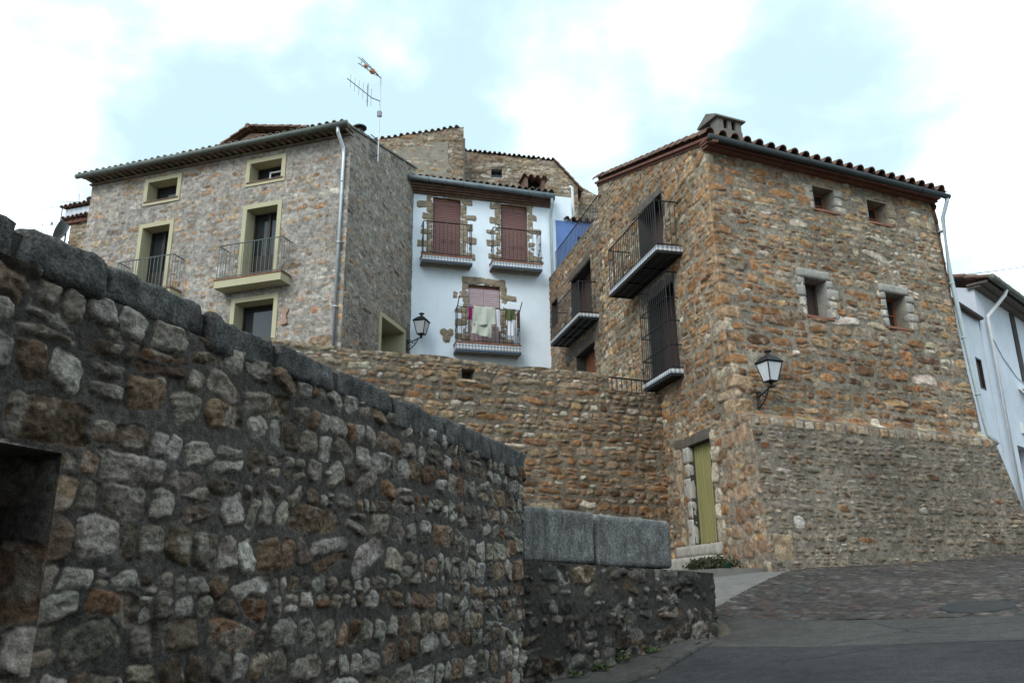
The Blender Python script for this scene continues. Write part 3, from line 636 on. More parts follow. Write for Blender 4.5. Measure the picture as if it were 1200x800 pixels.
# pavement and kerb below the parapet
mb = MB(); rows = []
for s in np.linspace(-8.0, 3.1, 46):
    w = 0.42 if s < 1.2 else 0.42 - 0.34 * ((s - 1.2) / 1.9) ** 1.5
    if s < 0:
        base = Vector((PA.P.x, PA.P.y)) + Vector((FW.d.x, FW.d.y)) * s; nn = Vector((FW.n.x, FW.n.y)) * (1 - max(0, 1 + s / 2) * 0.5) + Vector((PA.n.x, PA.n.y)) * max(0, 1 + s / 2) * 0.5; nn.normalize()
    else:
        base = Vector((PA.P.x, PA.P.y)) + Vector((PA.d.x, PA.d.y)) * s; k = min(1, .5 + s / 2); nn = Vector((FW.n.x, FW.n.y)) * (1 - k) + Vector((PA.n.x, PA.n.y)) * k; nn.normalize()
    a = base - nn * 0.15; b = base + nn * w; c = base + nn * (w + 0.05)
    rows.append((a, b, c, nn))
kh = 0.055
vs = []; fs = []
for a, b, c, nn in rows:
    vs += [(a.x, a.y, gz(a.x, a.y) + kh), (c.x, c.y, gz(c.x, c.y) + kh)]
for i in range(len(rows) - 1): fs.append((2 * i, 2 * i + 1, 2 * i + 3, 2 * i + 2))
mb.add(vs, fs); tag(obj('pavement', mb, M['road_concrete'], smooth=True), kind='structure')
mb = MB(); i = 0; rk = random.Random(12)
while i < len(rows) - 2:
    n_ = min(rk.choice((2, 3, 3, 4)), len(rows) - 1 - i)
    p, q = rows[i][1], rows[i + n_][1]; d = Vector((q.x - p.x, q.y - p.y, 0)); L_ = d.length; d.normalize()
    zp_, zq = gz(p.x, p.y), gz(q.x, q.y)
    kf = Fr.__new__(Fr); kf.P = Vector((p.x, p.y, 0)); kf.d = d; kf.n = Vector((d.y, -d.x, 0))
    if kf.n.dot(Vector((rows[i][3].x, rows[i][3].y, 0))) < 0: kf.n = -kf.n
    zm = (zp_ + zq) / 2
    rough_block(mb, kf, 0.0, L_ - .012, -.02, .12 + rk.uniform(-.01, .01), zm - .12, zm + kh + rk.uniform(-.006, .008), .022, .014, i, .04, (zq - zp_) / max(L_, .01)); i += n_
tag(obj('kerb', mb, M['road_concrete'], smooth=True), kind='structure')

# ------------------------------------------------------------------ retaining wall behind
LF = Fr((4.01, 15.0), -14, -1)                  # left face of the right-hand house
RW = Fr(LF(3.0, 0, 0), 66, 1)
t = thing('retaining_wall', 'tall ochre rubble retaining wall in the middle distance below the white house', 'wall', RW(-5, -0.2, 2.0))
rw_top = lambda X: np.where(X < -1.33, 6.13 + 0.025 * np.sin(X * 2.1) + 0.015 * np.sin(X * 5.7), 5.79)
NI = (-4.70, -4.42, 5.74, 5.95)
masonry('wall_face', t, RW, -13.5, 0.02, 1.2, 6.16, 0.017, P_RET, M['stone'], holes=[NI], seed=31, ztop=rw_top, forced=[(-13.5 + 0.42 * k, -13.5 + 0.42 * k + 0.39, 6.02, 6.15, (0.235, 0.20, 0.15), .8) for k in range(29)] + [(-4.85, -4.28, 5.66, 5.735, (.36, .30, .22), 1.4)])
mb = MB(); mb.box(RW, -13.5, -1.34, -0.5, -0.02, 1, 6.07); mb.box(RW, -1.34, 0.0, -0.5, -0.02, 1, 5.77)
mbn = MB(); mbn.box(RW, -13.5, NI[0], -0.5, -0.03, 1, 6.07); mbn.box(RW, NI[1], -1.34, -0.5, -0.03, 1, 6.07); mbn.box(RW, NI[0], NI[1], -0.5, -0.03, 1, NI[2]); mbn.box(RW, NI[0], NI[1], -0.5, -0.03, NI[3], 6.07); mbn.box(RW, NI[0], NI[1], -0.5, -0.38, NI[2], NI[3]); mbn.box(RW, -1.34, 0.0, -0.5, -0.03, 1, 5.77)
obj('wall_core', mbn, M['old_render'], t)
mb = MB(); z = 5.80; zt = 6.12; o_ = -0.12
mb.tube([RW(-1.32, o_, zt), RW(-0.02, o_, zt)], 0.018); mb.tube([RW(-1.32, o_, z + .03), RW(-0.02, o_, z + .03)], 0.012)
for k in range(11): mb.tube([RW(-1.30 + k * 0.125, o_, z - .03), RW(-1.30 + k * 0.125, o_, zt)], 0.011, 5)
ob = obj('low_railing', mb, M['iron'], None, loc=RW(-0.7, o_, z)); tag(ob, 'short low black iron railing on the stepped end of the retaining wall', 'railing')

mb = MB()                                        # the terrace in front of the houses
pts = [RW(-13.5, -0.45, 5.74), RW(0, -0.45, 5.74), LF(11.5, .2, 5.74), (-4, 40, 5.74), (-22, 40, 5.74), (-22, 14, 5.74)]
mb.add(pts, [tuple(range(6))]); tag(obj('terrace', mb, M['conc'],), kind='structure')

# ------------------------------------------------------------------ roofs
def tile_roof(mb, P, eu, ev, U, V, pitch=0.235, r=0.078, course=0.36, seed=0, thick=0.022):
    """barrel tiles: humps across u, laid in courses up v"""
    P = np.array(P); eu = np.array(eu); ev = np.array(ev); eu = eu / np.linalg.norm(eu); ev = ev / np.linalg.norm(ev)
    nn = np.cross(eu, ev); nn /= np.linalg.norm(nn); nn = nn if nn[2] > 0 else -nn
    nt = int(U / pitch); uu = []; hh = []; tid = []
    for k in range(nt):
        for x, h in ((-1, .0), (-.86, .5), (-.5, .87), (0, 1), (.5, .87), (.86, .5), (1, .0), (1.3, -.28), (1.7, -.28)):
            uu.append(k * pitch + pitch * .35 + x * r); hh.append(h * r); tid.append(k)
    uu = np.array(uu); hh = np.array(hh); tid = np.array(tid); vv = []; st = []; cid = []
    nc = max(1, round(V / course)); course = V / nc
    for c in range(nc):
        vv += [c * course, (c + 1) * course - 0.004]; st += [0.028, 0.0]; cid += [c, c]
    vv = np.array(vv); st = np.array(st); cid = np.array(cid)
    U2, V2 = np.meshgrid(uu, vv); T2, C2 = np.meshgrid(tid, cid)
    jit = _h(T2, C2, seed) - 0.5; jit2 = _h(T2, C2 + 50, seed) - 0.5
    Hh = hh[None, :] + st[:, None] + jit2 * 0.016; Uj = U2 + jit * 0.014
    Vj = V2 + jit * 0.05 * (np.arange(len(vv)) % 2 == 0)[:, None]
    top = P + Uj[..., None] * eu + Vj[..., None] * ev + Hh[..., None] * nn
    bot = top - nn * thick
    nv, nu = U2.shape; b = 0
    vs = list(top.reshape(-1, 3)) + list(bot.reshape(-1, 3)); N0 = nv * nu; fs = []
    for j in range(nv - 1):
        for i in range(nu - 1): a = j * nu + i; fs.append((a, a + 1, a + nu + 1, a + nu))
    for i in range(nu - 1): fs.append((i, i + 1, N0 + i + 1, N0 + i))
    for i in range(nu - 1):                                 # underside of the first courses
        for j in range(min(3, nv - 1)): a = N0 + j * nu + i; fs.append((a, a + nu, a + nu + 1, a + 1))
    for j in range(nv - 1):
        fs.append((j * nu, (j + 1) * nu, N0 + (j + 1) * nu, N0 + j * nu)); e = nu - 1
        fs.append((j * nu + e, (j + 1) * nu + e, N0 + (j + 1) * nu + e, N0 + j * nu + e))
    return mb.add(vs, fs)
def gutter(mb, a, b, r=0.075, joints=0):
    a, b = Vector(a), Vector(b); mb.tube([a, b], r, 10)
    for k in range(joints):
        p = a + (b - a) * (k + 0.5) / joints; d = (b - a).normalized(); mb.tube([p - d * 0.015, p + d * 0.015], r + 0.012, 10)
def panels(mb, fr, s0, s1, z0, z1, o, holes):
    ss = sorted({s0, s1, *[h[0] for h in holes], *[h[1] for h in holes]}); zs = sorted({z0, z1, *[h[2] for h in holes], *[h[3] for h in holes]})
    ss = [x for x in ss if s0 <= x <= s1]; zs = [x for x in zs if z0 <= x <= z1]
    for i in range(len(ss) - 1):
        for j in range(len(zs) - 1):
            c = ((ss[i] + ss[i + 1]) / 2, (zs[j] + zs[j + 1]) / 2)
            if any(h[0] < c[0] < h[1] and h[2] < c[1] < h[3] for h in holes): continue
            mb.add([fr(ss[i], o, zs[j]), fr(ss[i + 1], o, zs[j]), fr(ss[i + 1], o, zs[j + 1]), fr(ss[i], o, zs[j + 1])], [(0, 1, 2, 3)])

def railing(mb, fr, s0, s1, o1, z0, z1, step=0.125, r=0.009, rr=0.016, low=0.05, sides=True, o0=0.0):
    for z, q in ((z1, rr), (z0 + low, rr * 0.8)):
        pts = [fr(s0, o1, z), fr(s1, o1, z)]
        mb.tube(pts, q, 6)
        if sides:
            mb.tube([fr(s0, o0, z), fr(s0, o1, z)], q, 6); mb.tube([fr(s1, o0, z), fr(s1, o1, z)], q, 6)
    n = max(2, round((s1 - s0) / step))
    for k in range(n + 1): mb.tube([fr(s0 + (s1 - s0) * k / n, o1, z0), fr(s0 + (s1 - s0) * k / n, o1, z1)], r * (1.5 if k in (0, n) else 1), 5)
    if sides:
        m = max(2, round((o1 - o0) / step))
        for k in range(1, m):
            for s in (s0, s1): mb.tube([fr(s, o0 + (o1 - o0) * k / m, z0), fr(s, o0 + (o1 - o0) * k / m, z1)], r, 5)

# ------------------------------------------------------------------ right-hand ochre stone house
RF = Fr((4.01, 15.0), 66, 1)
LD = np.array(LF.d)
_tz = [1.0, 1.92, 3.47, 4.58, 4.74, 5.43, 6.16, 7.87, 10.5]; _tt = [0.93, 0.88, 0.77, 0.66, 0.20, 0.17, 0.10, 0.0, -0.10]
tfun = lambda z: np.interp(z, _tz, _tt)
def rf_t(X, Y):
    up = np.interp(Y, [4.74, 5.43, 6.16, 7.87, 10.5], [0.20, 0.17, 0.10, 0.0, -0.10]); return up + (tfun(Y) - up) * (1 - 0.075 * np.clip(X, 0, 7))
def rf_place(X, Y, H):
    P0, d, n = np.array(RF.P), np.array(RF.d), np.array(RF.n)
    V = P0 + X[..., None] * d - rf_t(X, Y)[..., None] * LD + H[..., None] * n; V[..., 2] += Y; return V
RH = thing('stone_house', 'ochre stone house on the right corner with iron balconies and a lime green door', 'house', (4.6, 15.4, 1.9))
wins = [(2.75, 3.36, 9.43, 9.99), (4.32, 4.93, 9.41, 9.96), (2.12, 2.71, 6.91, 7.74), (4.35, 4.94, 6.94, 7.72)]
fc = []
rg = random.Random(3)
WH = (0.44, 0.41, 0.36)
for i, (a, b, c, d) in enumerate(wins):
    cw = WH if i != 1 else (0.30, 0.25, 0.185)
    z = c - 0.02; k = 0
    while z < d - 0.02:
        h = rg.uniform(.16, .24); h = min(h, d + .03 - z); w = rg.choice((.16, .30, .22)); fc.append((b + .01, b + .01 + w, z, z + h, cw, 1.3))
        w2 = rg.choice((.12, .2, .26))
        if i in (0, 2) or k % 2: fc.append((a - .01 - w2, a - .01, z, z + h, cw if i != 1 else (0.25, .18, .11), 1.2))
        z += h + 0.005; k += 1
    if i > 1: fc.append((a - 0.12, b + 0.10, d + 0.01, d + 0.19, (0.37, 0.355, 0.33), 1.6))
    else: fc.append((a - 0.05, b + 0.08, d + 0.01, d + 0.13, (0.24, 0.19, 0.13), 1.2))
x = 0.05
while x < 6.4: w = rg.uniform(.14, .32); fc.append((x, x + w - .02, 4.40, 4.60, rg.choice(((.27, .22, .17), (.24, .20, .155), (.27, .19, .125), (.30, .27, .23))), 1.3)); x += w
CRN = []
z = 4.75; k = 0
while z < 10.2:
    h = rg.uniform(.17, .27); CRN.append((z, z + h - .01, (.42, .2)[k % 2], rg.choice(((.25, .14, .07), (.265, .155, .085), (.29, .20, .125), (.38, .34, .28)) if z > 5.6 else ((.36, .28, .2), (.33, .25, .17), (.40, .36, .29))))); z += h; k += 1
for z0_, z1_, w, c in CRN: fc.append((-.02, w, z0_, z1_, c))
fc += [(0.62, 0.88, 2.62, 2.86, (.36, .36, .36), 1.3), (0.1, 0.55, 2.1, 2.55, (.27, .21, .15), 1.3), (.12, .34, 4.0, 4.14, (.15, .075, .04)), (4.2, 4.55, 3.62, 3.78, (.10, .06, .04)), (1.9, 2.06, 3.2, 3.32, (.11, .06, .04)), (1.1, 1.3, 3.75, 3.86, (.13, .07, .04)), (.75, .9, 3.75, 3.86, (.13, .07, .04))]
rsm = lambda Y: np.interp(Y, [1.6, 2.3, 3.07, 4.55, 4.75, 10.5], [7.55, 7.3, 6.95, 6.50, 6.42, 6.42])
P_RF = dict(P_RH)
masonry('front_wall', RH, RF, 0.0, 6.6, 4.62, 10.32, 0.016, P_RF, M['stone'], holes=wins, forced=fc, seed=41, fade=(True, True), place=rf_place, smax=rsm)
masonry('battered_base', RH, RF, 0.0, 7.6, 1.7, 4.64, 0.016, P_SKIRT, M['stone'], forced=fc, seed=43, fade=(True, True), place=rf_place, smax=rsm)
fl = []
for z0_, z1_, w, c in CRN: fl.append((-.22, .62 - w, z0_, z1_, c))
z = 1.75
while z < 4.62:
    h = rg.uniform(.22, .42); x = -1.0
    while x < .36:
        w = rg.uniform(.22, .6); w = min(w, max(.14, .44 - x)); fl.append((x, x + w - .015, z + rg.uniform(-.04, .04), z + h - .015, rg.choice(((.285, .195, .135), (.27, .19, .135), (.29, .225, .16), (.225, .145, .10), (.265, .225, .18))), .45, 1)); x += w
    z += h
z = 2.5; k = 0
while z < 4.4:
    h = (.42, .3, .36)[k % 3]; fl.append((.53 + .12 * (k % 2), .90, z, z + h - .015, (.42, .38, .32), .9)); fl.append((2.2, 2.42 + .12 * (k % 2), z, z + h - .015, (.33, .27, .2), .8)); z += h; k += 1
DOOR = (0.92, 1.85, 2.52, 4.45); CAGE = (1.98, 3.38, 6.06, 8.10); TOPD = (2.30, 3.66, 8.66, 10.40)
for q in (CAGE, TOPD):
    fl.append((q[1] + .0, q[1] + .2, q[2], q[3], (.24, .215, .18), .3)); fl.append((q[0] - .2, q[0], q[2], q[3], (.25, .22, .18), .3))
lsm = lambda Y: -tfun(Y)
masonry('side_wall', RH, LF, -1.0, 6.3, 1.5, 12.7, 0.018, P_RHL, M['stone'], holes=[DOOR, CAGE, TOPD], forced=fl, seed=47, smin=lsm, fade=(True, False), ztop=lambda X: 10.32 + 0.36 * np.maximum(X, -.1))
D2 = (7.22, 9.02, 8.93, 10.76); D4 = (7.16, 8.74, 6.3, 8.28); SM = (10.45, 11.12, 9.9, 10.75)
P_WG = dict(P_RH); P_WG.update(mortar=(.20, .185, .16))
masonry('wing_wall', RH, LF, 6.3, 11.34, 5.6, 11.72, 0.028, P_WG, M['stone'], holes=[D2, D4, SM], seed=53)
def flat_masonry(name, parent, fr, s0, s1, z0, z1, P, seed, res=0.06, ztop=None): return masonry(name, parent, fr, s0, s1, z0, z1, res, P, M['stone'], seed=seed, ztop=ztop)
eb = Fr.__new__(Fr); eb.P = RF(6.45, 0, 0); eb.d = LF.d.copy(); eb.n = RF.d.copy()
flat_masonry('end_wall', RH, eb, 0.0, 6.3, 1.5, 12.7, P_RH, 59, ztop=lambda X: 10.3 + .36 * X)
bk = Fr.__new__(Fr); bk.P = LF(6.28, 0, 0); bk.d = RF.d.copy(); bk.n = LF.d.copy()
flat_masonry('back_wall', RH, bk, 0.0, 6.45, 5.6, 12.55, P_RH, 61)
# roof, eaves, gutter, chimney
ev = Vector(LF.d) + Vector((0, 0, 0.36)); ru = RF.d.copy()
mb = MB(); tile_roof(mb, RF.sub(-0.14)(0, 0, 0) - Vector(LF.d) * 0.24 + Vector((0, 0, 10.54 - .24 * .36)), ru, ev, 6.85, 7.1, .31, .10, .36, seed=3)
roof = obj('roof', mb, M['roof_tile'], RH)
mb = MB(); mb.box(RF, -0.05, 6.48, -0.1, 0.07, 10.235, 10.285); mb.box(RF, -0.08, 6.5, -0.1, 0.14, 10.288, 10.335); mb.box(RF, -0.1, 6.52, -0.1, 0.18, 10.338, 10.375); obj('eave_bricks', mb, M['verge_red'], RH)
mb = MB()
for k in range(2):
    o_ = (.03, .09)[k]; zz_ = (-.10, -.035)[k]
    mb.add([LF(s, o, 10.43 + .36 * s + dz + zz_) for s in (-.30, 6.35) for o in (-.1, o_) for dz in (0, .06)], [(0, 1, 3, 2), (4, 6, 7, 5), (0, 2, 6, 4), (1, 5, 7, 3), (2, 3, 7, 6), (0, 4, 5, 1)])
obj('verge_bricks', mb, M['verge_red'], RH)
mb = MB(); ga = RF(-0.14, 0.27, 10.335); gb = RF(6.60, 0.27, 10.30); gutter(mb, ga, gb, 0.068, 4); obj('gutter', mb, M['zinc'], RH, smooth=True)
mb = MB(); pp = [gb + RF.d * -0.06, RF(6.52, .26, 10.16), RF(6.46, .13, 9.8)]
for z in (8.5, 7, 5.8, 5.2, 4.72): pp.append(Vector(rf_place(np.array([6.44]), np.array([z]), np.array([.10]))[0]))
pp += [RF(6.52, .42, 4.5)]
mb.tube(pp, 0.048, 8)
for z in (9.5, 8.2, 6.9, 5.6):
    q = Vector(rf_place(np.array([6.44]), np.array([z]), np.array([.09]))[0]); mb.tube([q - Vector((0, 0, .02)), q + Vector((0, 0, .02))], .062, 8)
obj('downpipe', mb, M['pipe_grey'], RH, smooth=True)
CH = Fr((4.60, 16.15, 0), 66, 1); chz = 11.27
mb = MB(); w_, d_ = .34, .42
mb.box(CH, -.05, .62, -.5, .06, 10.5, chz + .12)
for a, b in ((-.04, .12), (.24, .34), (.46, .61)): mb.box(CH, a, b, -.02, .05, chz + .12, chz + .40)
for a, b in ((-.49, -.36), (-.2, -.02)): mb.box(CH, -.04, .06, a, b, chz + .12, chz + .40); mb.box(CH, .52, .61, a, b, chz + .12, chz + .40)
obj('chimney', mb, M['conc_pale'], RH)
mb = MB(); mb.add([CH(-.12, .12, chz + .40), CH(.69, .12, chz + .40), CH(.69, -.57, chz + .40), CH(-.12, -.57, chz + .40), CH(-.12, -.22, chz + .58), CH(.69, -.22, chz + .58)], [(0, 1, 5, 4), (2, 3, 4, 5), (0, 4, 3), (1, 2, 5), (3, 2, 1, 0)])
mb.box(CH, -.12, .69, -.57, .12, chz + .362, chz + .398); obj('chimney_cap', mb, M['conc_pale'], bpy.data.objects['chimney'])
mb = MB(); mb.box(CH, .07, .5, -.35, -.03, chz + .12, chz + .36); obj('chimney_flue', mb, M['dark'], bpy.data.objects['chimney'])
# front windows
for i, (a, b, c, d) in enumerate(wins):
    tt = float(rf_t(np.array(a), np.array((c + d) / 2))); W = RF.sub(0); W.P = W.P - Vector(LF.d) * tt
    mb = MB(); mb.reveal(W, a - .03, b + .03, c - .03, d + .03, -0.36, 0.006, 0.032); rv = obj('window', mb, M['old_render'] if i != 2 else M['limestone'], RH)
    mb = MB(); z = c - .02; k = 0; ra = random.Random(60 + i)
    while z < d - .03:
        h = min(ra.uniform(.17, .25), d + .01 - z); w = (.30, .17, .25, .14)[(k + i) % 4]; rough_block(mb, W, b - .004, b + w, -.12, .030, z, z + h - .012, .018, .010, i * 9 + k, .05)
        if i in (0, 2, 3): w2 = (.13, .22, .16)[(k + i) % 3]; rough_block(mb, W, a - w2, a + .004, -.12, .026, z, z + h - .012, .018, .010, i * 7 + k + 30, .05)
        z += h; k += 1
    if i > 1: rough_block(mb, W, a - .16, b + .10, -.14, .038, d - .004, d + .19, .02, .012, 80 + i, .05)
    obj('stone_surround', mb, M['limestone'] if i != 1 else M['ochre_stone'], rv, smooth=True)
    mb = MB(); mb.frame(W, a, b, c, d, 0.055, -0.34, -0.29)
    if i != 2: mb.box(W, (a + b) / 2 - .03, (a + b) / 2 + .03, -.335, -.285, c + .055, d - .055)
    if i in (0, 1, 3):
        for q in (a + .055, (a + b) / 2 + .03): mb.box(W, q, q + (b - a) / 2 - .085, -.33, -.30, (c + d) / 2 - .012, (c + d) / 2 + .012)
    obj('frame', mb, M['wood_red'] if i != 2 else M['wood_dark'], rv)
    mb = MB(); mb.box(W, a + .02, b - .02, -.345, -.325, c + .02, d - .02); obj('pane' if i != 2 else 'shutter', mb, M['glass'] if i != 2 else M['wood_dark'], rv)
    mb = MB(); mb.box(W, a - .06, b + .07, -.30, .055, c - .045, c + .004); obj('sill', mb, M['terracotta'], rv)
# side doors
def door_recess(parent, name, fr, q, depth, leaf, rv, lint=None, leafside=None, o_proud=0.03):
    a, b, c, d = q
    mb = MB(); mb.reveal(fr, a - .035, b + .035, c - .035, d + .035, -depth, 0.005, 0.037); r_ = obj(name, mb, rv, parent)
    mb = MB(); mb.box(fr, a, b, -depth - .05, -depth, c, d); 
    if leafside:
        n = leafside; w = (b - a) / n
        for k in range(n): mb.box(fr, a + k * w + .012, a + (k + 1) * w - .012, -depth, -depth + .018, c + .01, d - .01)
    obj('leaf', mb, leaf, r_)
    if lint:
        mb = MB(); rough_block(mb, fr, lint[0], lint[1], -.2, o_proud, lint[2], lint[3], .012, .010, int(a * 10), .08, lint[4] if len(lint) > 4 else 0); obj('lintel', mb, M['wood_grey'], r_)
    return r_
d0 = door_recess(RH, 'door', LF, DOOR, 0.13, M['door_green'], M['conc'], (.82, 2.5, 4.46, 4.66), 9)
for q, lt in ((CAGE, (1.92, 3.72, 8.11, 8.34)), (TOPD, (2.2, 4.05, 10.42, 10.62, 0.06)), (D2, (7.2, 9.2, 10.77, 11.0))): door_recess(RH, 'balcony_door', LF, q, 0.33, M['wood_dark'], M['conc'], lt, 4)
door_recess(RH, 'window', LF, D4, 0.30, M['wood_red'], M['conc'], (6.75, 9.45, 8.29, 8.60), 5); door_recess(RH, 'window', LF, SM, 0.28, M['wood_dark'], M['conc'], None, 2)
mb = MB(); z = 2.5; k = 0
for h in (.52, .36, .46, .28, .36):
    w = (.27, .20, .30, .22, .26)[k]; rough_block(mb, LF, DOOR[1] - .005, DOOR[1] + w, -.10, .028, z, min(z + h, 4.46) - .012, .018, .010, 200 + k, .06); z += h; k += 1
obj('door_jamb', mb, M['pale_jamb'], d0, smooth=True)
# balconies
AZ1 = azulejo('balcony_tiles_ochre_house', LF)
def rh_balcony(q, o1, z0, z1, zr, mids=(), step=.115):
    s0, s1 = q
    mb = MB(); mb.box(LF, s0 + .02, s1 - .02, 0, o1 - .02, z0 + .03, z1 - .004); b = obj('balcony', mb, M['conc'], RH)
    mb = MB(); mb.frame(Fr_h(LF, z0), s0, s1, 0, o1, .05, 0, .05)
    for k in (1, 2): y = o1 * k / 3; mb.tube([LF(s0, y, z0 + .01), LF(s1, y, z0 + .01)], .014, 4)
    n = max(2, int((s1 - s0) / .75))
    for k in range(1, n): mb.box(LF, s0 + (s1 - s0) * k / n - .02, s0 + (s1 - s0) * k / n + .02, .05, o1 - .05, z0 - .004, z0 + .028)
    obj('iron_tray', mb, M['iron'], b)
    mb = MB(); mb.box(LF, s0 - .004, s1 + .004, o1 - .004, o1 + .014, z0 + .052, z1); mb.box(LF, s0 - .014, s0 + .004, 0, o1 - .006, z0 + .052, z1); mb.box(LF, s1 - .004, s1 + .014, 0, o1 - .006, z0 + .052, z1); obj('tile_band', mb, AZ1, b)
    mb = MB(); railing(mb, LF, s0 + .02, s1 - .02, o1 - .02, z1, zr, step)
    for z in mids:
        mb.tube([LF(s0 + .02, o1 - .02, z), LF(s1 - .02, o1 - .02, z)], .015, 6); mb.tube([LF(s0 + .02, 0, z), LF(s0 + .02, o1 - .02, z)], .015, 6); mb.tube([LF(s1 - .02, 0, z), LF(s1 - .02, o1 - .02, z)], .015, 6)
    obj('railing', mb, M['iron'], b)
class Fr_h:                                       # horizontal frame: s along, z -> outward, o -> up
    def __init__(s, fr, z): s.fr = fr; s.z = z
    def __call__(s, a, o, z): return s.fr(a, z, s.z + o)
rh_balcony((1.42, 4.28), 0.6, 8.50, 8.66, 9.72)
rh_balcony((6.68, 9.42), 0.58, 8.77, 8.92, 9.86)
rh_balcony((1.78, 3.26), 0.3, 5.92, 6.07, 8.24, (7.66, 7.14, 6.60), .105)
# doorsteps
mb = MB(); rough_block(mb, LF, .72, 2.6, -.26, .10, 2.28, 2.505, .03, .012, 5, .08); rough_block(mb, LF, .70, 2.95, -.1, .34, 1.95, 2.27, .03, .014, 6, .08); obj('doorstep', mb, M['pale_jamb'], d0, smooth=True)
# terrace wall top and its railing
mb = MB(); mb.box(LF, 6.32, 11.3, -3.4, .015, 11.68, 11.74); obj('wing_terrace', mb, M['conc_pale'], RH)
mb = MB(); railing(mb, LF, 6.42, 10.75, -.08, 11.74, 12.46, .13, .010, .017, .06, False); ob = obj('railing', mb, M['iron'], RH)

# ------------------------------------------------------------------ left-hand house with cream window surrounds
LA = Fr((-4.38, 20.3), -72, -1); LS = Fr((-4.38, 20.3), 15, 1)
LH = thing('stone_house', 'grey rubble stone house on the left with cream painted window surrounds', 'house', (-8.0, 22.0, 5.8))
S_ = [('window', 5.58, 6.90, 12.79, 13.68), ('window', 2.03, 3.33, 12.80, 13.65), ('balcony_door', 5.67, 6.90, 9.85, 12.19), ('balcony_door', 2.05, 3.31, 9.86, 12.21), ('window', 1.95, 3.43, 7.7, 9.43)]
SWN = (2.27, 4.20, 7.6, 9.45)
bw = 0.13
masonry('front_wall', LH, LA, 0.0, 8.95, 5.6, 13.92, 0.027, P_LH, M['stone'], holes=[(q[1] + bw * .5, q[2] - bw * .5, q[3] + bw * .5, q[4] - bw * .5) for q in S_], seed=67, fade=(True, False), forced=[(3.75, 4.1, 10.2, 10.5, (.5, .49, .47), .8)])
masonry('side_wall', LH, LS, 0.0, 4.75, 5.6, 15.3, 0.027, P_LHS, M['stone'], holes=[(SWN[0] + bw * .5, SWN[1] - bw * .5, SWN[2] + bw * .5, SWN[3] - bw * .5)], seed=71, fade=(True, False), ztop=lambda X: 14.05 + .262 * X)
lb = Fr.__new__(Fr); lb.P = LA(8.93, 0, 0); lb.d = LS.d.copy(); lb.n = LA.d.copy()
flat_masonry('end_wall', LH, lb, 0, 4.75, 5.6, 15.3, P_LH, 73, ztop=lambda X: 13.95 + .262 * X)
def cream_opening(kind, fr, a, b, c, d, dep=.5):
    mb = MB(); mb.frame(fr, a, b, c, d, bw, -.02, .035); r_ = obj(kind, mb, M['cream'], LH)
    mb = MB(); mb.reveal(fr, a + bw - .025, b - bw + .025, c + bw - .025, d - bw + .025, -dep, -.021, .028); obj('reveal', mb, M['cream'], r_)
    return r_
for kind, a, b, c, d in S_:
    r_ = cream_opening(kind, LA, a, b, c, d, .42)
    i0, i1, j0, j1 = a + bw, b - bw, c + bw, d - bw
    mb = MB(); mb.frame(LA, i0, i1, j0, j1, .06, -.415, -.36)
    if kind == 'balcony_door': mb.box(LA, (i0 + i1) / 2 - .04, (i0 + i1) / 2 + .04, -.41, -.355, j0 + .06, j1 - .06); mb.box(LA, i0 + .06, i1 - .06, -.408, -.37, j0 + .06, j0 + .8)
    obj('frame', mb, M['dark_door'], r_)
    mb = MB(); mb.box(LA, i0 + .03, i1 - .03, -.43, -.40, j0 + .03, j1 - .03); obj('pane', mb, M['glass'], r_)
    if c > 12:
        mb = MB(); mb.box(LA, a + .05, b - .05, -.3, .055, c + .09, c + .13); obj('sill', mb, M['eave_brick'], r_)
    if c > 12 and a < 3:
        mb = MB(); mb.frame(LA, i0 + .08, i0 + .62, j0 + .06, j0 + .42, .04, -.35, -.31); obj('sash', mb, M['pipe_white'], r_)
r_ = cream_opening('window', LS, *SWN, .75); mb = MB(); mb.box(LS, SWN[0], SWN[1], -.8, -.74, SWN[2], SWN[3]); obj('pane', mb, M['dark_door'], r_)
for s0, s1 in ((1.62, 3.70), (5.15, 7.12)):
    mb = MB(); mb.box(LA, s0, s1, .0, .47, 9.62, 9.83); b = obj('balcony', mb, M['cream'], LH)
    mb = MB(); mb.box(LA, s0 - .02, s1 + .02, .0, .49, 9.833, 9.868); obj('tile_floor', mb, M['terracotta'], b)
    mb = MB(); railing(mb, LA, s0 + .04, s1 - .04, .44, 9.87, 10.86, .125, .0085, .016, .05); obj('railing', mb, M['iron_grey'], b)
lev = Vector(LS.d) + Vector((0, 0, .262))
mb = MB(); tile_roof(mb, LA(.02, 0, 14.13) - Vector(LS.d) * .42 - Vector((0, 0, .42 * .262)), LA.d, lev, 9.25, 5.5, .225, .072, .34, 5); obj('roof', mb, M['roof_old'], LH)
mb = MB(); mb.box(LA, -.03, 8.98, -.1, .10, 13.825, 13.865); mb.box(LA, -.05, 9.0, -.1, .36, 13.945, 13.975); obj('eave_bricks', mb, M['roof_old'], LH)
mb = MB()
for k in range(40): p = LA(.03 + k * .224, -.05, 13.905); mb.tube([p, p + LA.n * .34], .045, 6)
obj('eave_tiles', mb, M['roof_old'], LH)
mb = MB(); gutter(mb, LA(-.12, .45, 13.95), LA(9.15, .45, 13.97), .078, 7); obj('gutter', mb, M['zinc_green'], LH, smooth=True)
mb = MB(); mb.tube([LA(.17, .43, 13.86), LA(.17, .42, 13.72), LA(.16, .12, 13.42), LA(.16, .10, 13.2), LA(.16, .10, 5.7)], .052, 8)
for z in (12.4, 10.6, 8.8): mb.tube([LA(.16, .1, z - .02), LA(.16, .1, z + .02)], .064, 8)
obj('downpipe', mb, M['galv'], LH, smooth=True)
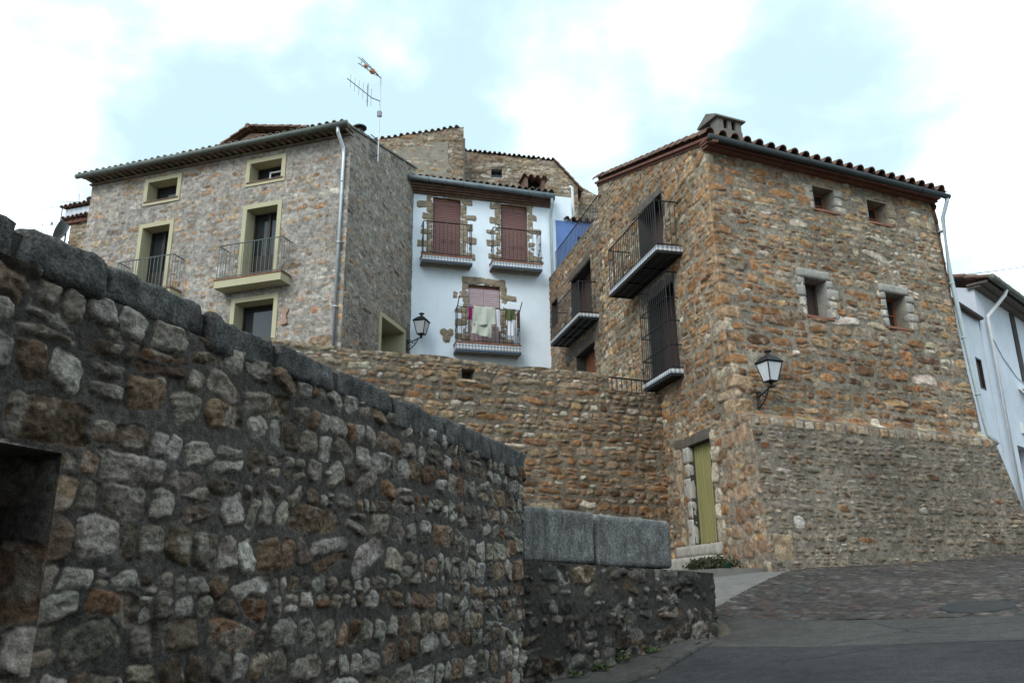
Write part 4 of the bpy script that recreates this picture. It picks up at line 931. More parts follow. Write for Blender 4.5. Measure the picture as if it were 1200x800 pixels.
mb = MB(); mb.add([LS(s, o, 14.055 + .262 * s + dz) for s in (-.38, 4.8) for o in (-.15, .05) for dz in (0, .045)], [(0, 1, 3, 2), (4, 6, 7, 5), (0, 2, 6, 4), (1, 5, 7, 3), (2, 3, 7, 6), (0, 4, 5, 1)]); obj('verge_bricks', mb, M['conc_pale'], LH)
mb = MB(); mb.lathe(LS(.95, -.22, 14.2), [(.10, 0), (.10, .48)], 10); obj('vent_pipe', mb, M['iron'], LH); 
mb = MB(); mb.lathe(LS(.95, -.22, 14.64), [(.20, 0), (.20, .04), (.05, .12)], 12); obj('cowl', mb, M['iron'], bpy.data.objects['vent_pipe'])
# raised tiled gable on the roof
DG = Fr(LA(4.75, -2.6, 0), -72, -1)
mb = MB(); z0_ = 15.0; zp = 16.55
mb.prism(DG, [(-1.7, z0_ - .9), (-1.7, zp - .62), (.55, zp - .12), (3.05, zp - 1.33), (3.05, z0_ - .9)], -1.6, 0); dg = obj('roof_gable', mb, M['eave_brick'], LH)
mb = MB()
for sg, run, dz in ((1, 2.6, 1.25), (-1, 2.3, .50)):
    e = Vector(DG.d) * sg
    base = DG(.55 + sg * run, .22, zp - dz + .05); tile_roof(mb, base, -DG.n, -e * run + Vector((0, 0, dz)), 2.2, math.hypot(run, dz), .235, .075, .34, 9)
mb.tube([DG(.55, .24, zp + .05), DG(.55, -1.7, zp + .05)], .09, 8); obj('gable_tiles', mb, M['roof_tile'], dg)

# ------------------------------------------------------------------ white house
WF = Fr((1.276, 25.964), 75, 1)
WT = thing('white_house', 'whitewashed house in the middle with three red shuttered balcony doors', 'house', (-1.0, 26.0, 5.8))
WD = [(-3.97, -3.03, 12.05, 14.28), (-1.66, -.73, 12.05, 14.29), (-2.77, -1.70, 9.22, 11.29)]
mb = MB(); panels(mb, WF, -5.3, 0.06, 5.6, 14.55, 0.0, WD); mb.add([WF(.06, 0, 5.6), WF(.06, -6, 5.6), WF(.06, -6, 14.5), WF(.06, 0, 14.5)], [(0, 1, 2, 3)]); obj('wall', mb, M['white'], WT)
for i, (a, b, c, d) in enumerate(WD):
    mb = MB(); mb.reveal(WF, a - .03, b + .03, c - .03, d + .03, -.2, -.004, .032); r_ = obj('balcony_door', mb, M['ochre_stone'], WT)
    if i == 2: tag(r_, 'lower balcony door with a pale lowered blind')
    mb = MB(); m_ = (a + b) / 2
    for p, q in ((a + .01, m_ - .006), (m_ + .006, b - .01)): mb.box(WF, p, q, -.15, -.11, c, d - .09)
    mb.box(WF, a, b, -.19, -.15, c, d)
    for p, q in ((a + .05, m_ - .04), (m_ + .04, b - .05)):
        for k in range(int((d - c - .2) / .065)): z = c + .05 + k * .065; mb.add([WF(p, -.109, z), WF(q, -.109, z), WF(q, -.096, z + .012), WF(p, -.096, z + .012), WF(p, -.109, z + .055), WF(q, -.109, z + .055)], [(0, 1, 2, 3), (3, 2, 5, 4)])
    obj('shutter', mb, M['shutter'] if i < 2 else M['shutter_pale'], r_)
    mb = MB(); mb.box(WF, a + .01, b - .01, -.16, -.095, d - .085, d - .01); obj('shutter_head', mb, M['terracotta'], r_)
    mb = MB(); rr_ = random.Random(20 + i)
    rough_block(mb, WF, a - rr_.uniform(.16, .22), b + rr_.uniform(.18, .26), -.08, .020, d - .01, d + .27, .06, .03, 5 + i, .06, (-.05, -.04, -.02)[i])
    for sd in (-1, 1):
        e = a if sd < 0 else b
        z = d + .02; k = rr_.randint(0, 1)
        while z > c + (.15 if i < 2 else .1):
            h = rr_.uniform(.14, .36); w = rr_.uniform(.34, .56) if k % 2 else rr_.uniform(.17, .24)
            if k % 2: h = min(h, .24)
            rough_block(mb, WF, min(e, e + sd * w), max(e, e + sd * w), -.06, .013 + .008 * (k % 2), z - h - .012, z + .004, .055 if k % 2 else .02, .034, int(z * 50) + i, .05, rr_.uniform(-.12, .12) if k % 2 else 0); z -= h; k += 1
    obj('stone_surround', mb, M['ochre_stone'], r_, smooth=True)
AZ2 = azulejo('balcony_tiles_white_house', WF)
M['tray_blue'] = simple('dark_blue_painted_iron', (0.035, 0.055, 0.085), 0.5, var=0.2)
wbal = []
for i, (s0, s1, z0, z1, zr) in enumerate(((-4.36, -2.73, 11.77, 12.03, 13.17), (-2.06, -.38, 11.77, 12.03, 13.18), (-3.24, -1.15, 8.87, 9.19, 10.34))):
    o1 = .48
    mb = MB(); mb.box(WF, s0 + .03, s1 - .03, 0, o1 - .03, z0 + .015, z1); b = obj('balcony', mb, M['ochre_stone'], WT); wbal.append(b)
    mb = MB(); mb.box(WF, s0, s1, o1 - .03, o1, z0, z0 + .07); mb.box(WF, s0, s0 + .03, 0, o1 - .032, z0, z0 + .07); mb.box(WF, s1 - .03, s1, 0, o1 - .032, z0, z0 + .07); mb.box(WF, s0 + .03, s1 - .03, o1 * .5 - .02, o1 * .5 + .02, z0, z0 + .013); obj('iron_tray', mb, M['tray_blue'], b)
    mb = MB(); mb.box(WF, s0 + .005, s1 - .005, o1 - .028, o1 - .006, z0 + .073, z1 - .05); mb.box(WF, s0 + .005, s0 + .028, 0, o1 - .03, z0 + .073, z1 - .05); mb.box(WF, s1 - .028, s1 - .005, 0, o1 - .03, z0 + .073, z1 - .05); obj('tile_band', mb, AZ2, b)
    mb = MB(); mb.box(WF, s0 - .01, s1 + .01, 0, o1 + .01, z1 - .047, z1 + .004); obj('balcony_floor', mb, M['terracotta'], b)
    mb = MB(); railing(mb, WF, s0 + .03, s1 - .03, o1 - .03, z1, zr, .135, .009, .016, .05)
    zc = z1 + (zr - z1) * .42
    for f in (.42, .58):
        sc = s0 + (s1 - s0) * f
        for q in (-.045, .045): mb.tube([WF(sc + q + .04 * math.cos(t_ * math.pi / 4), o1 - .03, zc + .05 * math.sin(t_ * math.pi / 4)) for t_ in range(9)], .007, 4, cap=False)
    for s in (s0 + .03, s1 - .03):
        for q in (-.06, .06): mb.tube([WF(s, o1 * .5 + q + .05 * math.cos(t_ * math.pi / 4), zc + q * .8 + .06 * math.sin(t_ * math.pi / 4)) for t_ in range(9)], .010, 4, cap=False)
    if i == 2:
        mb.tube([WF(s0 + .03, o1 - .25, zr - .15), WF(s0 + .03, o1 + .3, zr + .22)], .016); mb.tube([WF(s1 - .03, o1 - .25, zr - .2), WF(s1 - .03, o1 + .3, zr + .18)], .016)
        mb.tube([WF(s0 + .03, o1 + .05, zr + .04), WF(s1 - .03, o1 + .05, zr + .01)], .005, 4)
    obj('railing', mb, M['iron'], b)
for z in (0,):
    mb = MB(); mb.box(WF, -4.95, .1, -.1, .09, 14.33, 14.385); mb.box(WF, -5.0, .13, -.1, .17, 14.388, 14.445); mb.box(WF, -5.0, .16, -.1, .25, 14.448, 14.505); mb.box(WF, -5.0, .18, -.1, .33, 14.508, 14.56); obj('eave_bricks', mb, M['eave_brick'], WT)
mb = MB(); gutter(mb, WF(-5.1, .46, 14.68), WF(.12, .46, 14.56), .088, 9); obj('gutter', mb, M['pipe_slate'], WT, smooth=True)
mb = MB(); mb.tube([WF(.02, .44, 14.5), WF(.06, .36, 14.3), WF(.08, .12, 14.05), WF(.08, .09, 13.8), WF(.08, .09, 5.8)], .052, 8); obj('downpipe', mb, M['pipe_grey'], WT, smooth=True)
wev = -Vector(WF.n) + Vector((0, 0, .28))
mb = MB(); tile_roof(mb, WF(-5.0, .42, 14.74), WF.d, wev, 5.3, 6.2, .225, .074, .34, 7); obj('roof', mb, M['roof_old'], WT)
CW = Fr(WF(-.62, -.55, 0), 75, 1)
mb = MB(); mb.box(CW, -.05, .75, -.7, -.01, 14.7, 15.28); mb.box(CW, -.03, .10, -.65, 0, 15.28, 15.72); mb.box(CW, .60, .73, -.65, 0, 15.28, 15.72); mb.box(CW, .1, .6, -.65, -.5, 15.28, 15.72); ch = obj('chimney', mb, M['eave_brick'], WT)
mb = MB(); tile_roof(mb, CW(-.12, .1, 15.70), CW.d, Vector(-CW.n) + Vector((0, 0, .02)), .98, .75, .24, .085, .36, 4)
obj('chimney_cap', mb, M['roof_tile'], ch)
mb = MB(); mb.box(CW, .1, .6, -.5, -.3, 15.28, 15.70); obj('chimney_flue', mb, M['dark'], ch)

# ------------------------------------------------------------------ terrace house: white strip and blue painted wall
BF = Fr(LF(11.38, -.10, 0), 75, 1)
t = thing('terrace_house', 'small blue painted terrace house squeezed between the white house and the ochre house', 'house', BF(1.0, -1, 11.7))
mb = MB(); mb.box(BF, -.02, .80, -1.6, 0, 8.0, 14.85); obj('white_wall', mb, M['white'], t)
mb = MB(); panels(mb, BF, .2, 4.2, 11.0, 13.93, .012, [(.95, 1.75, 11.7, 13.42)]); mb.box(BF, .805, 4.2, -.5, -.3, 11, 13.9); mb.box(BF, .81, 4.2, -.3, .008, 13.80, 13.926); obj('blue_wall', mb, M['blue'], t)
mb = MB(); mb.reveal(BF, .95, 1.75, 11.7, 13.42, -.28, .008, .03); dd = obj('door', mb, M['blue'], t)
mb = MB(); mb.box(BF, 1.12, 1.74, -.27, -.22, 11.75, 13.4); obj('leaf', mb, M['wood_red'], dd)
mb = MB(); tile_roof(mb, BF(.5, .14, 13.95), BF.d, Vector(-BF.n) + Vector((0, 0, .25)), 3.6, .8, .24, .085, .36, 12); obj('wall_tiles', mb, M['roof_tile'], t)
mb = MB(); mb.tube([BF(.98, -.35, 13.7), BF(.98, -.35, 15.45), BF(.98, -.6, 15.6)], .05, 8); obj('vent_pipe', mb, M['pipe_white'], t)

# ------------------------------------------------------------------ old houses behind
B1 = Fr((-5.6, 31.0), 80, 1)
t = thing('old_house', 'tall old house end with earth render and stone corner behind the roofs', 'house', B1(1, -1, 6))
masonry('gable_wall', t, B1, -3.5, 3.68, 14.0, 21.2, 0.04, P_BG, M['stone'], seed=83, ztop=lambda X: 20.02 + .265 * X + .015 * np.sin(X * 7))
mb = MB(); pl = [(-3.4, 15), (3.15, 15)] + [(3.15 + .16 * ((k % 2) * 2 - 1) * .8, 15 + k * .42) for k in range(11)] + [(3.0, 20.2)] + [(2.6 - k * .6, 20.15 - k * .165 - .05 * (k % 2)) for k in range(11)]
mb.prism(B1, pl, -.02, .035); obj('render_coat', mb, M['old_render'], t)
mb = MB(); tile_roof(mb, B1(-3.5, .07, 20.03 - 3.5 * .265), Vector(B1.d) + Vector((0, 0, .265)), -Vector(B1.n) + Vector((0, 0, .05)), 7.4, .7, .27, .085, .34, 33); obj('roof', mb, M['roof_old'], t)
mb = MB(); mb.box(B1, -3.5, 3.6, -4, -.05, 6, 18.8); obj('house_core', mb, M['old_render'], t)
mb = MB(); mb.tube([B1(3.74, .06, 14), B1(3.70, .06, 20.4)], .045, 6); obj('downpipe', mb, M['wood_grey'], t)
B2 = Fr((-2.3, 33.0), 84, 1)
t = thing('old_house', 'old stone house behind with a sloping roof edge and one small window', 'house', B2(3, -1, 6))
w2 = (1.47, 1.97, 19.37, 19.80)
masonry('gable_wall', t, B2, -.2, 5.35, 14, 20.75, .04, P_BG, M['stone'], holes=[w2], seed=89, ztop=lambda X: np.where(X < 4.3, 20.62 - .075 * X, 20.30 - 1.18 * (X - 4.3)), forced=[(1.2, 2.1, 19.82, 20.08, (.34, .32, .28), 1.5)])
mb = MB(); mb.reveal(B2, w2[0] - .03, w2[1] + .03, w2[2] - .03, w2[3] + .03, -.3, .01, .033); r_ = obj('window', mb, M['limestone'], t)
mb = MB(); mb.box(B2, w2[0], w2[1], -.32, -.28, w2[2], w2[3]); obj('pane', mb, M['glass'], r_)
mb = MB(); mb.frame(B2, w2[0], w2[1], w2[2], w2[3], .04, -.28, -.24); mb.box(B2, 1.70, 1.74, -.28, -.245, 19.41, 19.76); obj('frame', mb, M['tray_blue'], r_)
mb = MB(); mb.prism(B2, [(-.2, 6), (5.3, 6), (5.3, 18.9), (4.2, 20.1), (-.2, 20.4)], -4, -.4); obj('house_core', mb, M['old_render'], t)
mb = MB(); tile_roof(mb, B2(-.2, .10, 20.66), Vector(B2.d) + Vector((0, 0, -.075)), -Vector(B2.n) + Vector((0, 0, .15)), 4.7, 2.0, .22, .07, .34, 14); 
tile_roof(mb, B2(5.55, .14, 18.86), -Vector(B2.n), Vector(B2.d) * -1 + Vector((0, 0, 1.18)), 3.8, 1.95, .22, .075, .30, 15); obj('roof', mb, M['roof_tile'], t)
B3 = Fr((0.0, 34.0), 84, 1)
t = thing('old_house', 'rough stone wall of a distant house between the blue terrace and the sky', 'house', B3(3, -1, 6))
masonry('gable_wall', t, B3, 1.5, 6.5, 12, 19.8, .045, P_BG, M['stone'], seed=97, ztop=lambda X: np.interp(X, [1.5, 3.3, 4.0, 6.5], [19.7, 19.45, 19.05, 18.2]))
mb = MB(); mb.box(B3, 1.5, 6.5, -3, -.06, 6, 18.0); obj('house_core', mb, M['old_render'], t)

# added unseen houses beside and behind the viewer, shading the road and near wall
for nm, fr_, L_, dp, ht, lb_ in (('shading_house', Fr((5.4, 4.2), 186, 1), 13.0, 7.0, 8.6, 'added unseen rendered house right of the viewer that shades the road and near wall'),
                                ('shading_house', Fr((4.0, -10.5), 268, 1), 12.0, 6.0, 7.6, 'added unseen rendered house behind the viewer that shades the road')):
    t = thing(nm, lb_, 'house', fr_(L_ / 2, -dp / 2, 0))
    wn_ = [(1.2 + 3.4 * k, 2.2 + 3.4 * k, zz_, zz_ + 1.4) for k in range(int((L_ - 2) / 3.4) + 1) for zz_ in (1.6, 4.6)]
    mb = MB(); panels(mb, fr_, 0, L_, -2, ht, 0, wn_); mb.box(fr_, 0, L_, -dp, -.4, -2, ht); obj('wall', mb, M['old_render'], t)
    for q in wn_:
        mb = MB(); mb.reveal(fr_, q[0] - .03, q[1] + .03, q[2] - .03, q[3] + .03, -.2, .003, .032); r_ = obj('window', mb, M['limestone'], t); mb = MB(); mb.box(fr_, q[0], q[1], -.22, -.16, q[2], q[3]); obj('shutter', mb, M['wood_dark'], r_)
    mb = MB(); tile_roof(mb, fr_(-.2, .4, ht + .05), fr_.d, -Vector(fr_.n) + Vector((0, 0, .3)), L_ + .4, dp + .6, seed=31); obj('roof', mb, M['roof_tile'], t)

# small house at far left behind
MF = Fr(LA(11.0, -2.2, 1.05), -72, -1)
t = thing('small_house', 'small stone house with a double tiled eave at the far left behind the grey house', 'house', MF(.6, -1, 6))
masonry('front_wall', t, MF, -3.0, 1.02, 4.6, 13.0, .035, P_BG, M['stone'], seed=101)
mb = MB(); mb.box(MF, -3.0, 1.0, -3, -.04, 4.6, 13.2); mb.box(MF, .98, 4.5, -3, -.3, 4.6, 12.3); obj('house_core', mb, M['old_render'], t)
mb = MB(); mb.box(MF, -3.0, 1.1, -.1, .12, 12.93, 13.06); obj('eave_bricks', mb, M['verge_red'], t)
mb = MB(); tile_roof(mb, MF(1.22, .26, 13.08), -MF.d, -MF.n, 4.2, .4, .2, .065, .36, 18); tile_roof(mb, MF(1.26, .36, 13.45), -MF.d, Vector(-MF.n) + Vector((0, 0, .25)), 4.2, 2.8, .2, .065, .34, 19); obj('roof', mb, M['roof_tile'], t)
mb = MB(); mb.box(MF, -3.0, 1.14, -.1, .20, 13.14, 13.42); obj('eave_plaster', mb, M['white_old'], t)
mb = MB(); mb.lathe(MF(.35, -.2, 13.6), [(.12, 0), (.12, .22)], 10); mb.lathe(MF(.35, -.2, 13.82), [(.26, 0), (.26, .05), (.1, .09)], 12); obj('vent_pipe', mb, M['iron'], t)

# ------------------------------------------------------------------ white houses up the street
HF = Fr((11.49, 20.0), 46, 1)
t = thing('white_house', 'low narrow whitewashed house with a slit window next to the ochre house corner', 'house', HF(-.5, -1, 3))
wa = (.22, .68, 6.40, 7.22)
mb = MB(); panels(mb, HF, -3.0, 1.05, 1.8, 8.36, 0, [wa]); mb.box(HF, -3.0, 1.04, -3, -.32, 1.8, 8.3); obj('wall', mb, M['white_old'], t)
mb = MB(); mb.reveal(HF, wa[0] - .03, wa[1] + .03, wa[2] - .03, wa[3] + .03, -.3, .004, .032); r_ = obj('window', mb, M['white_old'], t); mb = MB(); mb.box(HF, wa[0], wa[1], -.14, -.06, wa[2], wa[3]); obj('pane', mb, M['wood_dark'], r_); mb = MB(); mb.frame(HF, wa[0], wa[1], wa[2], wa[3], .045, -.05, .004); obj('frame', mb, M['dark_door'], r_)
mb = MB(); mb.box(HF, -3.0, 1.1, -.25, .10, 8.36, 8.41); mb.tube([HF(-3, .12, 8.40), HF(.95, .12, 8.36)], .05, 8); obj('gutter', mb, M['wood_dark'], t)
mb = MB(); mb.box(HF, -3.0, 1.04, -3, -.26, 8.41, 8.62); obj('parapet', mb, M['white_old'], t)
mb = MB(); mb.tube([HF(-.9, .06, 2), HF(-.9, .06, 8.3)], .04, 6); obj('downpipe', mb, M['pipe_grey'], t)
t = thing('white_house', 'taller white house at the right edge with a tiled eave and white drainpipe', 'house', HF(4, -1, 3))
dB = (2.25, 3.25, 1.9, 5.20)
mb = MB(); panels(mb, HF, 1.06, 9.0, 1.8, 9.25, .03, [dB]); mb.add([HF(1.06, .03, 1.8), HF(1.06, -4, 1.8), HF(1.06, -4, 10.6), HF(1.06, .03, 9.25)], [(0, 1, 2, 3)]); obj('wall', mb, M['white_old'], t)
mb = MB(); mb.reveal(HF, dB[0] - .03, dB[1] + .03, dB[2] - .03, dB[3] + .03, -.4, .034, .032); r_ = obj('door', mb, M['white_old'], t); mb = MB(); mb.box(HF, dB[0], dB[1], -.42, -.3, dB[2], dB[3]); obj('leaf', mb, M['dark_door'], r_)
mb = MB(); mb.box(HF, .98, 9, -.1, .22, 9.24, 9.30); mb.box(HF, .94, 9, -.1, .42, 9.303, 9.36); obj('eave_boards', mb, M['wood_grey'], t)
mb = MB(); tile_roof(mb, HF(.86, .50, 9.37), HF.d, Vector(-HF.n) + Vector((0, 0, .32)), 8, 4.6, .23, .075, .34, 21); obj('roof', mb, M['roof_tile'], t)
mb = MB(); gutter(mb, HF(.86, .56, 9.38), HF(9, .56, 9.38), .085, 10); obj('gutter', mb, M['zinc_green'], t, smooth=True)
mb = MB(); mb.tube([HF(2.0, .55, 9.30), HF(1.95, .5, 9.15), HF(1.52, .12, 8.55), HF(1.52, .10, 8.4), HF(1.52, .10, 2.0)], .05, 8); obj('downpipe', mb, M['pipe_white'], t, smooth=True)
mb = MB(); mb.box(HF, 3.9, 4.3, .03, .06, 7.2, 9.2); obj('grey_band', mb, M['conc'], t)
mb = MB(); mb.box(HF, 2.86, 3.12, .03, .10, 5.58, 5.86); obj('meter_box', mb, M['pipe_white'], t)
mb = MB(); mb.tube([HF(1.6, .05, 8.2), HF(2.4, .05, 7.6), HF(3.4, .05, 7.2), HF(4.2, .05, 7.1)], .010, 5); obj('wall_cable', mb, M['cable'], t)
mb = MB(); mb.tube([HF(3.4, .05, 6.9), HF(3.4, .5, 6.25)], .02); mb.prism(HF, [(3.4, 6.9), (4.6, 6.9), (4.6, 6.86), (3.4, 6.86)], .04, .55); obj('canopy', mb, M['pipe_white'], t)

# ------------------------------------------------------------------ wall lamps
def lantern(loc, rz, label):
    f = Fr((0, 0, 0), 90, -1)                      # s = x, o = y (arm runs out along +y)
    t = thing('wall_lamp', label, 'lamp', (0, 0, 0), 'black lantern lamps on brackets')
    mb = MB(); mb.box(f, -.03, .03, 0, .02, -.22, .18)
    arm = [f(0, .02, .05), f(0, .18, .10), f(0, .36, .17), f(0, .46, .20)]; mb.tube(arm, .018, 6)
    mb.tube([f(0, .02, -.18), f(0, .14, -.12), f(0, .27, .0), f(0, .36, .15)], .016, 6)
    for c0, c1, rr in ((.12, .02, .06), (.22, .07, .045), (.07, .12, .05)): mb.tube([f(0, c0 + rr * math.cos(k * math.pi / 5), c1 + rr * math.sin(k * math.pi / 5)) for k in range(10)], .010, 5, cap=False)
    mb.lathe(f(0, .46, .17), [(.02, 0), (.045, .03), (.03, .07), (.05, .10), (.03, .12)], 10); obj('bracket', mb, M['iron'], t)
    c = (0, .46); z0, z1, zr = .30, .70, .90; wb, wt = .105, .19
    P4 = lambda w, z: [f(c[0] + a * w, c[1] + b * w, z) for a, b in ((-1, -1), (1, -1), (1, 1), (-1, 1))]
    mb = MB()
    for p, q in zip(P4(wb, z0), P4(wt, z1)): mb.tube([p, q], .014, 5)
    for w, z in ((wb, z0), (wt, z1)):
        r_ = P4(w, z)
        for k in range(4): mb.tube([r_[k], r_[(k + 1) % 4]], .014, 5)
    mb.box(f, -.09, .09, .37, .55, z0 - .012, z0 + .01); obj('lantern_frame', mb, M['iron'], t)
    mb = MB(); a4 = P4(.225, z1 + .012); b4 = P4(.12, z1 + .13); c4 = P4(.06, zr - .03)
    vs = a4 + b4 + c4; mb.add(vs, [(k, (k + 1) % 4, 4 + (k + 1) % 4, 4 + k) for k in range(4)] + [(4 + k, 4 + (k + 1) % 4, 8 + (k + 1) % 4, 8 + k) for k in range(4)] + [(8, 9, 10, 11), (3, 2, 1, 0)])
    mb.lathe(f(0, .46, zr - .035), [(.055, 0), (.04, .035), (.04, .07), (.085, .085), (.085, .105), (.03, .13)], 10); obj('lantern_cap', mb, M['iron'], t)
    mb = MB(); a4 = P4(wb - .004, z0 + .014); b4 = P4(wt - .004, z1 - .012)
    for k in range(4):
        mb = MB(); j = (k + 1) % 4; cen = f(0, .46, .5); vs = [a4[k], a4[j], b4[j], b4[k]]
        inn = [v + (Vector((cen.x, cen.y, v.z)) - v).normalized() * .006 for v in vs]
        mb.add(vs + inn, [(0, 1, 2, 3), (7, 6, 5, 4), (0, 4, 5, 1), (1, 5, 6, 2), (2, 6, 7, 3), (3, 7, 4, 0)]); obj('glass_pane', mb, M['milk'], t)
    t.location = loc; t.rotation_euler = (0, 0, rz); return t
def face_rot(n): return math.atan2(n.y, n.x) - math.pi / 2
q = rf_place(np.array([.50]), np.array([5.0]), np.array([.03]))[0]
LAMP1 = lantern(tuple(q), face_rot(RF.n) , 'black lantern on the ochre stone wall above the battered base')
l2 = copy_tree(LAMP1); LAMP1.scale = (.86, .86, .86); l2['label'] = 'black lantern on the grey house corner in front of the white wall'
l2.location = LS(4.32, .03, 9.02); l2.rotation_euler = (0, 0, face_rot(LS.n))

# ------------------------------------------------------------------ aerials
def yagi(mb, a, b, n, size, up, spread=0.0):
    a, b = Vector(a), Vector(b); d = (b - a).normalized(); mb.tube([a, b], .014, 5)
    w = Vector((0, 0, 1)) if up else d.cross(Vector((0, 0, 1))).normalized()
    for k in range(n):
        p = a + (b - a) * (k + .2) / n; s = size * (1 - .35 * k / n); mb.tube([p - w * s, p + w * s], .006, 4)
    return w
mp = LS(1.42, .16, 0)
t = thing('tv_antenna', 'tall television mast with two aerials on the side of the grey stone house', 'antenna', (mp.x, mp.y, 13.7))
mb = MB(); mb.tube([mp + Vector((0, 0, 13.75)), mp + Vector((0, 0, 16.62))], .024, 8); obj('mast', mb, M['steel'], t)
mb = MB()
for z in (13.95, 14.45): mb.tube([LS(1.12, .05, z + .05), mp + Vector((0, 0, z)), mp + Vector((0, 0, z)) + LS.n * .03], .016, 5); mb.tube([LS(1.42, 0, z), LS(1.42, .18, z)], .02, 5)
mb.box(LS, 1.37, 1.47, .1, .22, 15.25, 15.42); obj('wall_clamps', mb, M['steel_pale'], t)
top = mp + Vector((0, 0, 16.58))
mb = MB(); e = top + Vector((-.56, -.72, .12))
for k, off in enumerate((Vector((0, 0, .10)), Vector((0, 0, -.10)), Vector((.12, -.1, 0)))): mb.tube([top + off * .2 + (e - top) * .15, e + off], .012, 5)
for k in range(5): p = top + (e - top) * (.3 + .14 * k); mb.tube([p + Vector((0, 0, -.12)), p + Vector((0, 0, .12))], .006, 4); mb.tube([p + Vector((.1, -.08, 0)), p - Vector((.1, -.08, 0))], .006, 4)
mb.tube([top, top + (e - top) * .2], .018, 6); obj('upper_aerial', mb, M['steel_pale'], t)
mb = MB()
for f_, s_ in ((.38, .09), (.68, .065)): p = top + (e - top) * f_; mb.lathe(p - Vector((0, 0, s_ * .9)), [(s_ * .5, 0), (s_, s_ * .5), (s_, s_ * 1.2), (s_ * .4, s_ * 1.7)], 8)
obj('dipole_box', mb, M['orange'], bpy.data.objects['upper_aerial'])
mb = MB(); m2 = mp + Vector((0, 0, 15.78)); j = m2 + Vector((-.20, -.24, -.05)); mb.tube([m2, j], .016, 5); yagi(mb, j, j + Vector((-.56, -.90, .06)), 6, .30, True)
p = j + Vector((-.1, -.16, .0)); mb.tube([p + Vector((0, .05 * math.cos(k * math.pi / 6), .40 * math.sin(k * math.pi / 6))) for k in range(13)], .008, 4, cap=False); obj('lower_aerial', mb, M['steel_pale'], t)
# second antenna and dish, far left
A0 = MF(2.55, -.9, 0.35)
t = thing('tv_antenna', 'small television aerial rising behind the near rubble wall at the far left', 'antenna', (A0.x, A0.y, A0.z + 12.0))
mb = MB(); mb.tube([A0 + Vector((0, 0, 12.28)), A0 + Vector((0, 0, 13.95))], .022, 6); obj('mast', mb, M['steel_pale'], t)
mb = MB(); q = A0 + Vector((0, 0, 13.85)); mb.tube([q + Vector((.75, -.3, .05)), q + Vector((-1.15, .3, .1))], .012, 4); mb.tube([q + Vector((.75, -.3, .12)), q + Vector((-1.15, .3, .42))], .012, 4); mb.tube([q + Vector((-1.15, .3, .08)), q + Vector((-1.15, .3, .44))], .012, 4)
mb.tube([q + Vector((.75, -.3, -.05)), q + Vector((.65, -.2, .5))], .012, 4); q = A0 + Vector((0, 0, 13.2)); mb.tube([q, q + Vector((-1.0, .3, .2))], .012, 4); mb.tube([q + Vector((-.75, .2, -.2)), q + Vector((-.75, .2, .35))], .014, 4); obj('aerial', mb, M['steel_pale'], t)
D0 = MF(1.75, -.5, 0)
t = thing('satellite_dish', 'grey satellite dish seen edge on beside the small far left house', 'satellite dish', (D0.x, D0.y, D0.z + 12.2))
mb = MB(); mb.tube([D0 + Vector((0, 0, 12.28)), D0 + Vector((0, 0, 12.95))], .03, 6); obj('mast', mb, M['steel_pale'], t)
mb = MB(); ax = Vector((-.86, -.25, .42)).normalized(); u_ = ax.cross(Vector((0, 1, 0))).normalized(); v_ = ax.cross(u_); c0 = D0 + Vector((-.05, 0, 13.05)); vs = []; fs = []
for i in range(7):
    r = .5 * i / 6
    for k in range(20): vs.append(c0 + ax * (.5 * r * r) + (u_ * math.cos(k * math.pi / 10) + v_ * math.sin(k * math.pi / 10)) * max(r, .001))
for i in range(6):
    for k in range(20): fs.append((i * 20 + k, i * 20 + (k + 1) % 20, (i + 1) * 20 + (k + 1) % 20, (i + 1) * 20 + k))
n0 = len(vs); vs2 = [v - ax * .02 for v in vs]; mb.add(vs, fs); mb.add(vs2, fs); obj('dish', mb, M['steel_pale'], t, smooth=True)
mb = MB(); mb.tube([c0 - u_ * .45, c0 + ax * .5], .012, 5); mb.lathe(c0 + ax * .5 - Vector((0, 0, .05)), [(.04, 0), (.04, .1)], 8); obj('feed_arm', mb, M['steel_pale'], t)
# aerial behind the ochre house, overhead cable
A1 = Vector((12.25, 22.0, 0))
t = thing('tv_antenna', 'tiny thin aerial in the sky just right of the ochre house', 'antenna', (A1.x, A1.y, 8.6))
mb = MB(); mb.tube([A1 + Vector((-.25, 0, 8.6)), A1 + Vector((-.25, 0, 10.2))], .02, 6); obj('mast', mb, M['steel_pale'], t)
mb = MB(); yagi(mb, A1 + Vector((-.25, 0, 9.98)), A1 + Vector((.68, .1, 10.12)), 7, .10, False); obj('aerial', mb, M['cable'], t)
mb = MB(); pts = []
for k in range(21):
    f_ = k / 20; p = Vector((11.2, 21.6, 9.86)).lerp(Vector((18.5, 22.6, 11.35)), f_); p.z -= .35 * math.sin(math.pi * f_) * .5; pts.append(p)
mb.tube(pts, .012, 5); ob = obj('overhead_cable', mb, M['cable'], None, loc=(14.8, 22, 10.4)); tag(ob, 'thin dark overhead cable crossing the sky at the right edge', 'cable')
mb = MB(); q = HF(-.62, -.3, 0); mb.tube([q + Vector((0, 0, 8.4)), q + Vector((0, 0, 8.95))], .035, 6); mb.lathe(q + Vector((0, 0, 8.88)), [(.05, 0), (.09, .03), (.09, .10), (.04, .14)], 8); ob = obj('cable_post', mb, M['iron'], None, loc=q + Vector((0, 0, 8.4))); tag(ob, 'short dark cable post on the low white house roof', 'post')

